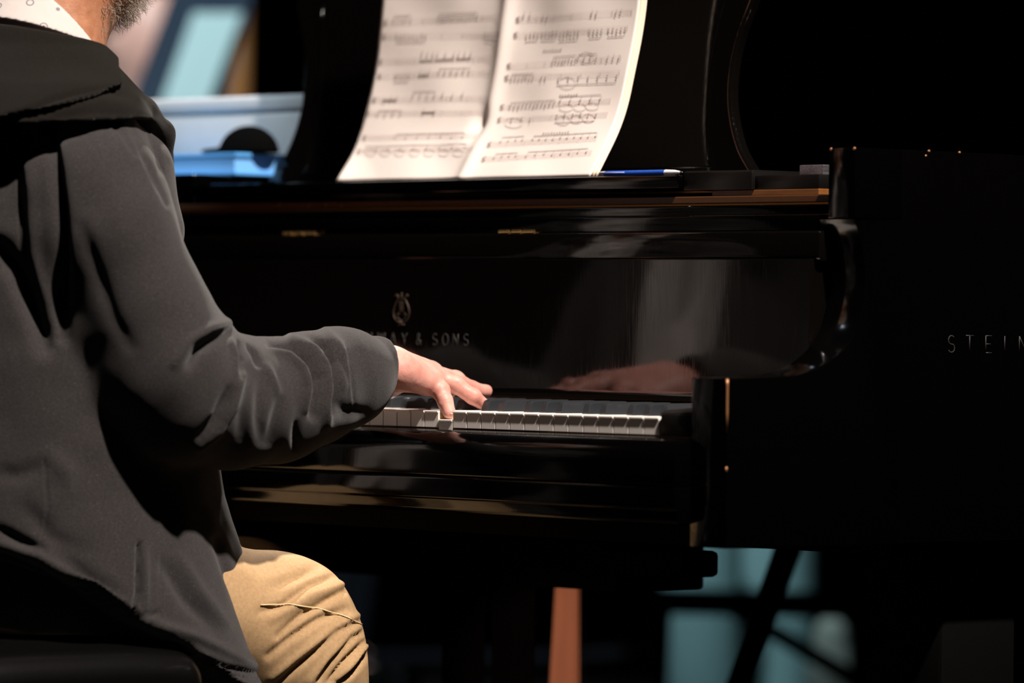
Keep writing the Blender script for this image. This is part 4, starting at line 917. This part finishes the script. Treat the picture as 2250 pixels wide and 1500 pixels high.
# ------------------------------------------------------------------ the orchestra far behind
def figure(name, loc, face, label, shirt_m, trouser_m, skin_m, hair_m, arm_l=None, arm_r=None, lean=.06, h=.011):
    """a seated musician facing along the angle `face`; arms given in local metres"""
    root = empty(name, loc, label, 'person'); M = Matrix.Translation(loc) @ Matrix.Rotation(face, 4, 'Z')
    def put(vol, nm, m, par):
        V, Q = vol.mesh(); V = smooth(V, Q, 3); V = V @ np.array(M.to_3x3()).T + np.array(loc); return link(nm, pmesh(nm, V, Q), m, par, True)
    al = arm_l or [(-.20, 0, 1.0), (-.26, .08, .74), (-.10, .30, .80)]; ar = arm_r or [(.20, 0, 1.0), (.26, .08, .74), (.10, .30, .80)]
    b = Vol((-.5, -.3, 0), (.5, .75, 1.50), h)
    b.loft([(.50, 0, 0, .14, .11), (.75, 0, .02, .13, .09), (1.0, 0, lean * .7, .15, .08), (1.05, 0, lean, .09, .06)], .03); b.cone((0, lean, 1.02), (0, lean + .02, 1.14), .052, .052, .02)
    b.ell((0, lean + .03, 1.245), (.074, .095, .118), .02); b.cone((0, lean + .11, 1.235), (0, lean + .132, 1.215), .010, .014, .01)
    for s_ in (1, -1): b.ell((s_ * .075, lean + .02, 1.235), (.010, .02, .03), .01)
    for A in (al, ar):
        b.chain(A, [.045, .038, .028], .02); e = np.array(A[-1]); d = e - np.array(A[-2]); d /= np.linalg.norm(d); sd = np.cross(d, (0, 0, 1)); sd /= np.linalg.norm(sd)
        b.cone(e, e + d * .07, .026, .030, .01, flat=((0, 0, 1), .6))
        for k in (-1.5, -.5, .5, 1.5): b.chain([e + d * .07 + sd * .016 * k, e + d * .12 + sd * .018 * k - (0, 0, .01), e + d * .145 + sd * .018 * k - (0, 0, .03)], [.0105, .0100, .009], .004)
        b.chain([e + d * .03 + sd * .02, e + d * .07 + sd * .05 - (0, 0, .012)], [.012, .010], .01)
    for s_ in (1, -1): b.chain([(s_ * .10, 0, .52), (s_ * .13, .44, .50), (s_ * .13, .46, .09), (s_ * .14, .60, .04)], [.07, .055, .04, .03], .02)
    body_ = put(b, 'body', skin_m, root)
    t = Vol((-.5, -.3, .4), (.5, .6, 1.15), h); t.loft([(.50, 0, 0, .175, .14), (.75, 0, .02, .165, .12), (1.0, 0, lean * .7, .18, .10), (1.07, 0, lean, .08, .07)], .03)
    for A in (al, ar): B_ = np.array(A[1]) * .8 + np.array(A[2]) * .2; t.chain([A[0], A[1], tuple(B_)], [.065, .056, .048], .02)
    put(t, 'shirt', shirt_m, root)
    l = Vol((-.4, -.3, .05), (.4, .7, .68), h); l.loft([(.46, 0, 0, .18, .15), (.62, 0, 0, .17, .14)], .03)
    for s_ in (1, -1): l.chain([(s_ * .10, 0, .53), (s_ * .13, .45, .52), (s_ * .13, .47, .10)], [.095, .078, .060], .02)
    put(l, 'trousers', trouser_m, root)
    for s_ in (1, -1): f = Vol((s_ * .14 - .08, .35, -.01), (s_ * .14 + .08, .75, .14), h); f.chain([(s_ * .13, .45, .055), (s_ * .14, .62, .038)], [.045, .038], .02); put(f, 'shoe', LEATH, root)
    hr = Vol((-.12, -.12, 1.1), (.12, .25, 1.42), h); hr.ell((0, lean + .02, 1.262), (.082, .10, .122), .01); hr.half((0, lean + .055, 1.27), (0, 1, -.6)); put(hr, 'hair', hair_m, body_)
    return root
def chair(loc, face, label, m):
    root = empty('orchestra_chair', loc, label, 'chair', 'orchestra chairs'); M = Matrix.Translation(loc) @ Matrix.Rotation(face, 4, 'Z')
    def put(mb, nm): mb.bm.transform(M); return mb.build(nm, m, root, True, 40)
    put(MB().box(-.21, .21, -.18, .24, .418, .432, .006), 'seat'); put(MB().box(-.20, .20, -.235, -.215, .62, .90, .008), 'backrest')
    for sx in (1, -1):
        put(MB().tube([(sx * .20, .22, .42), (sx * .21, .25, 0)], .013, 10), 'leg'); put(MB().tube([(sx * .20, -.215, .90), (sx * .20, -.20, .42), (sx * .21, -.26, 0)], .013, 10), 'leg')
        put(MB().tube([(sx * .205, -.22, .22), (sx * .205, .235, .24)], .010, 8), 'stretcher')
    put(MB().tube([(-.205, .235, .24), (.205, .235, .24)], .010, 8), 'stretcher')
BLS = mat('pale_blue_shirt', (.36, .62, .72), .8); PNK = mat('pinkish_skin', (.75, .36, .28), .5); NAV = mat('navy_metal', (.005, .011, .024), .6, spec=.2); GRT = mat('grey_teal_trousers', (.15, .24, .25), .85)
DRK = mat('dark_cloth', (.004, .004, .006), .9, spec=.1); HBR = mat('dark_brown_hair', (.02, .012, .008), .7); SHE = mat('bright_sheet_paper', (.30, .365, .36), .8)
def basis(P0):    # a seated musician turned to face the conductor
    return math.radians(-60)
m1 = und(235, 95, 9.7)
figure('person', (m1[0] - .05, m1[1] + .02, .12), math.radians(-75), 'blurred musician in a pale blue shirt seated behind the pianist', BLS, DRK, PNK, HBR,
       arm_r=[(.19, .02, 1.00), (.23, .12, 1.02), (.07, .20, 1.14)], arm_l=[(-.20, 0, 1.0), (-.26, .08, .80), (-.10, .24, .88)])
chair((m1[0] - .05, m1[1] + .02, .12), math.radians(-75), 'dark chair of the musician in the pale blue shirt', DRK)
tag(MB().box(m1[0] - .6, m1[0] + .35, m1[1] - .45, m1[1] + .5, 0, .118, .005).build('stage_riser', FLOOR), 'low dark riser under the musicians left of the piano', 'riser')
ms = empty('music_stand', (und(430, 100, 9.0)[0], und(430, 100, 9.0)[1], 0), 'navy blue music stand with a bright sheet, seen blurred left of the piano', 'music stand')
def slab(name, cs, t, m, parent):
    cs = [np.array(c) for c in cs]; nn = np.cross(cs[1] - cs[0], cs[3] - cs[0]); nn /= np.linalg.norm(nn); nn = nn if nn @ FW > 0 else -nn
    b_ = bmesh.new(); F_ = [b_.verts.new(p) for p in cs]; G_ = [b_.verts.new(p + nn * t) for p in cs]; b_.faces.new(F_); b_.faces.new(G_[::-1])
    for i in range(4): b_.faces.new((F_[i], G_[i], G_[(i + 1) % 4], F_[(i + 1) % 4]))
    bmesh.ops.recalc_face_normals(b_, faces=b_.faces); me = bpy.data.meshes.new(name); b_.to_mesh(me); b_.free(); return link(name, me, m, parent)
slab('desk_plate', [und(272, 262, 8.9), und(488, 262, 8.95), und(560, -40, 9.15), und(385, -40, 9.1)], .006, NAV, ms)
p_ = und(430, 180, 9.08); MB().tube([tuple(p_ + (.0, .02, -.03)), (p_[0] - .02, p_[1] + .04, .12)], .012, 10).build('pole', NAV, ms, True)
for a in (90, 210, 330): MB().tube([(p_[0] - .02, p_[1] + .04, .22), (p_[0] - .02 + .26 * math.cos(math.radians(a)), p_[1] + .04 + .26 * math.sin(math.radians(a)), .015)], .009, 8).build('leg', NAV, ms, True)
sm = slab('sheet_of_paper', [und(352, 232, 8.885), und(455, 232, 8.91), und(532, 28, 9.05), und(425, 28, 9.03)], .003, SHE, None); tag(sm, 'bright pale sheet standing on the blurred navy music stand', 'sheet of paper')
# string instrument: body, neck
ce = empty('cello', (und(528, 200, 10.4)[0], und(528, 200, 10.4)[1], 0), 'blurred orange-brown string instrument behind the music stand', 'cello')
c0 = und(520, 165, 10.4); CEL = mat('orange_varnish', (.75, .28, .09), .35)
cb = Vol((c0[0] - .30, c0[1] - .30, .10), (c0[0] + .30, c0[1] + .30, 1.38), .009); nx = -RT * 0 + FW
cb.cone((c0[0], c0[1], .42), (c0[0], c0[1], .52), .20, .20, .03, flat=(tuple(FW), .30)); cb.cone((c0[0], c0[1], .70), (c0[0], c0[1], .78), .12, .12, .03, flat=(tuple(FW), .40))
cb.cone((c0[0], c0[1], .94), (c0[0], c0[1], 1.02), .15, .12, .05, flat=(tuple(FW), .35)); cb.cone((c0[0] - .00, c0[1], 1.10), (c0[0] + .0, c0[1], 1.25), .045, .030, .04)
V, Q = cb.mesh(); link('instrument_body', pmesh('instrument_body', V, Q), CEL, ce, True)
MB().tube([(c0[0], c0[1], 1.1), (c0[0], c0[1], 1.52)], .023, 10).build('neck', CEL, ce, True); MB().tube([(c0[0], c0[1], .3), (c0[0], c0[1], .0)], .006, 8).build('end_pin', STEEL, ce, True)
# second musician seen under the piano
m2 = und(1150, 1290, 9.4)
figure('person', (m2[0], m2[1], 0), math.radians(-75), 'blurred musician in grey-green trousers seen beneath the piano', DRK, GRT, PNK, HBR)
chair((m2[0], m2[1], 0), math.radians(-75), 'dark chair seen beneath the piano behind the slanted stand', DRK)
fc = empty('folding_chair', (und(1680, 1330, 8.2)[0], und(1680, 1330, 8.2)[1], 0), 'black folding chair frame seen blurred beneath the treble side of the piano', 'chair')
w0, w1 = und(1462, 1330, 8.2), und(1905, 1340, 8.2); f2 = np.array([FW[0], FW[1], 0]) * .34
mb = MB(); mb.tube([tuple(w0), tuple(w1)], .0145, 10); mb.tube([tuple(w0 + f2), tuple(w1 + f2)], .012, 10); mb.build('seat_rail', MATTE, fc, True)
for e_, e2 in ((w0, w1), (w1, w0)):
    t_ = np.array(e_); g_ = t_ + f2; MB().tube([tuple(t_), (g_[0], g_[1], .0)], .010, 8).build('leg', MATTE, fc, True); MB().tube([tuple(g_), (t_[0], t_[1], .0)], .010, 8).build('leg', MATTE, fc, True)
d0, d1 = und(1672, 1372, 8.25), und(1925, 1520, 8.25); MB().tube([tuple(d0 + (d0 - d1) * .35), tuple(d1)], .014, 8).build('brace', MATTE, fc, True)
bl = und(1825, 1398, 8.9); bg = Vol((bl[0] - .08, bl[1] - .08, -.01), (bl[0] + .08, bl[1] + .08, bl[2] + .08), .006)
bg.chain([(bl[0], bl[1], .045), (bl[0], bl[1], bl[2] - .06), (bl[0], bl[1], bl[2] + .005)], [.045, .036, .029], .02); bg.half((0, 0, .001), (0, 0, -1)); V, Q = bg.mesh(); V = smooth(V, Q, 2)
tag(link('bag', pmesh('bag', V, Q), mat('pale_bag_cloth', (.55, .55, .50), .8), None, True), 'tall pale rounded bag on the floor under the treble side of the piano', 'bag')
spot('legs_fill_spot', (-1.0, .2, 4.8), (-2.5, 2.65, .60), 620, (.66, .95, .98), 9.5, .1, 1)  # added cool spot, aimed high so the legs below the piano fade downwards
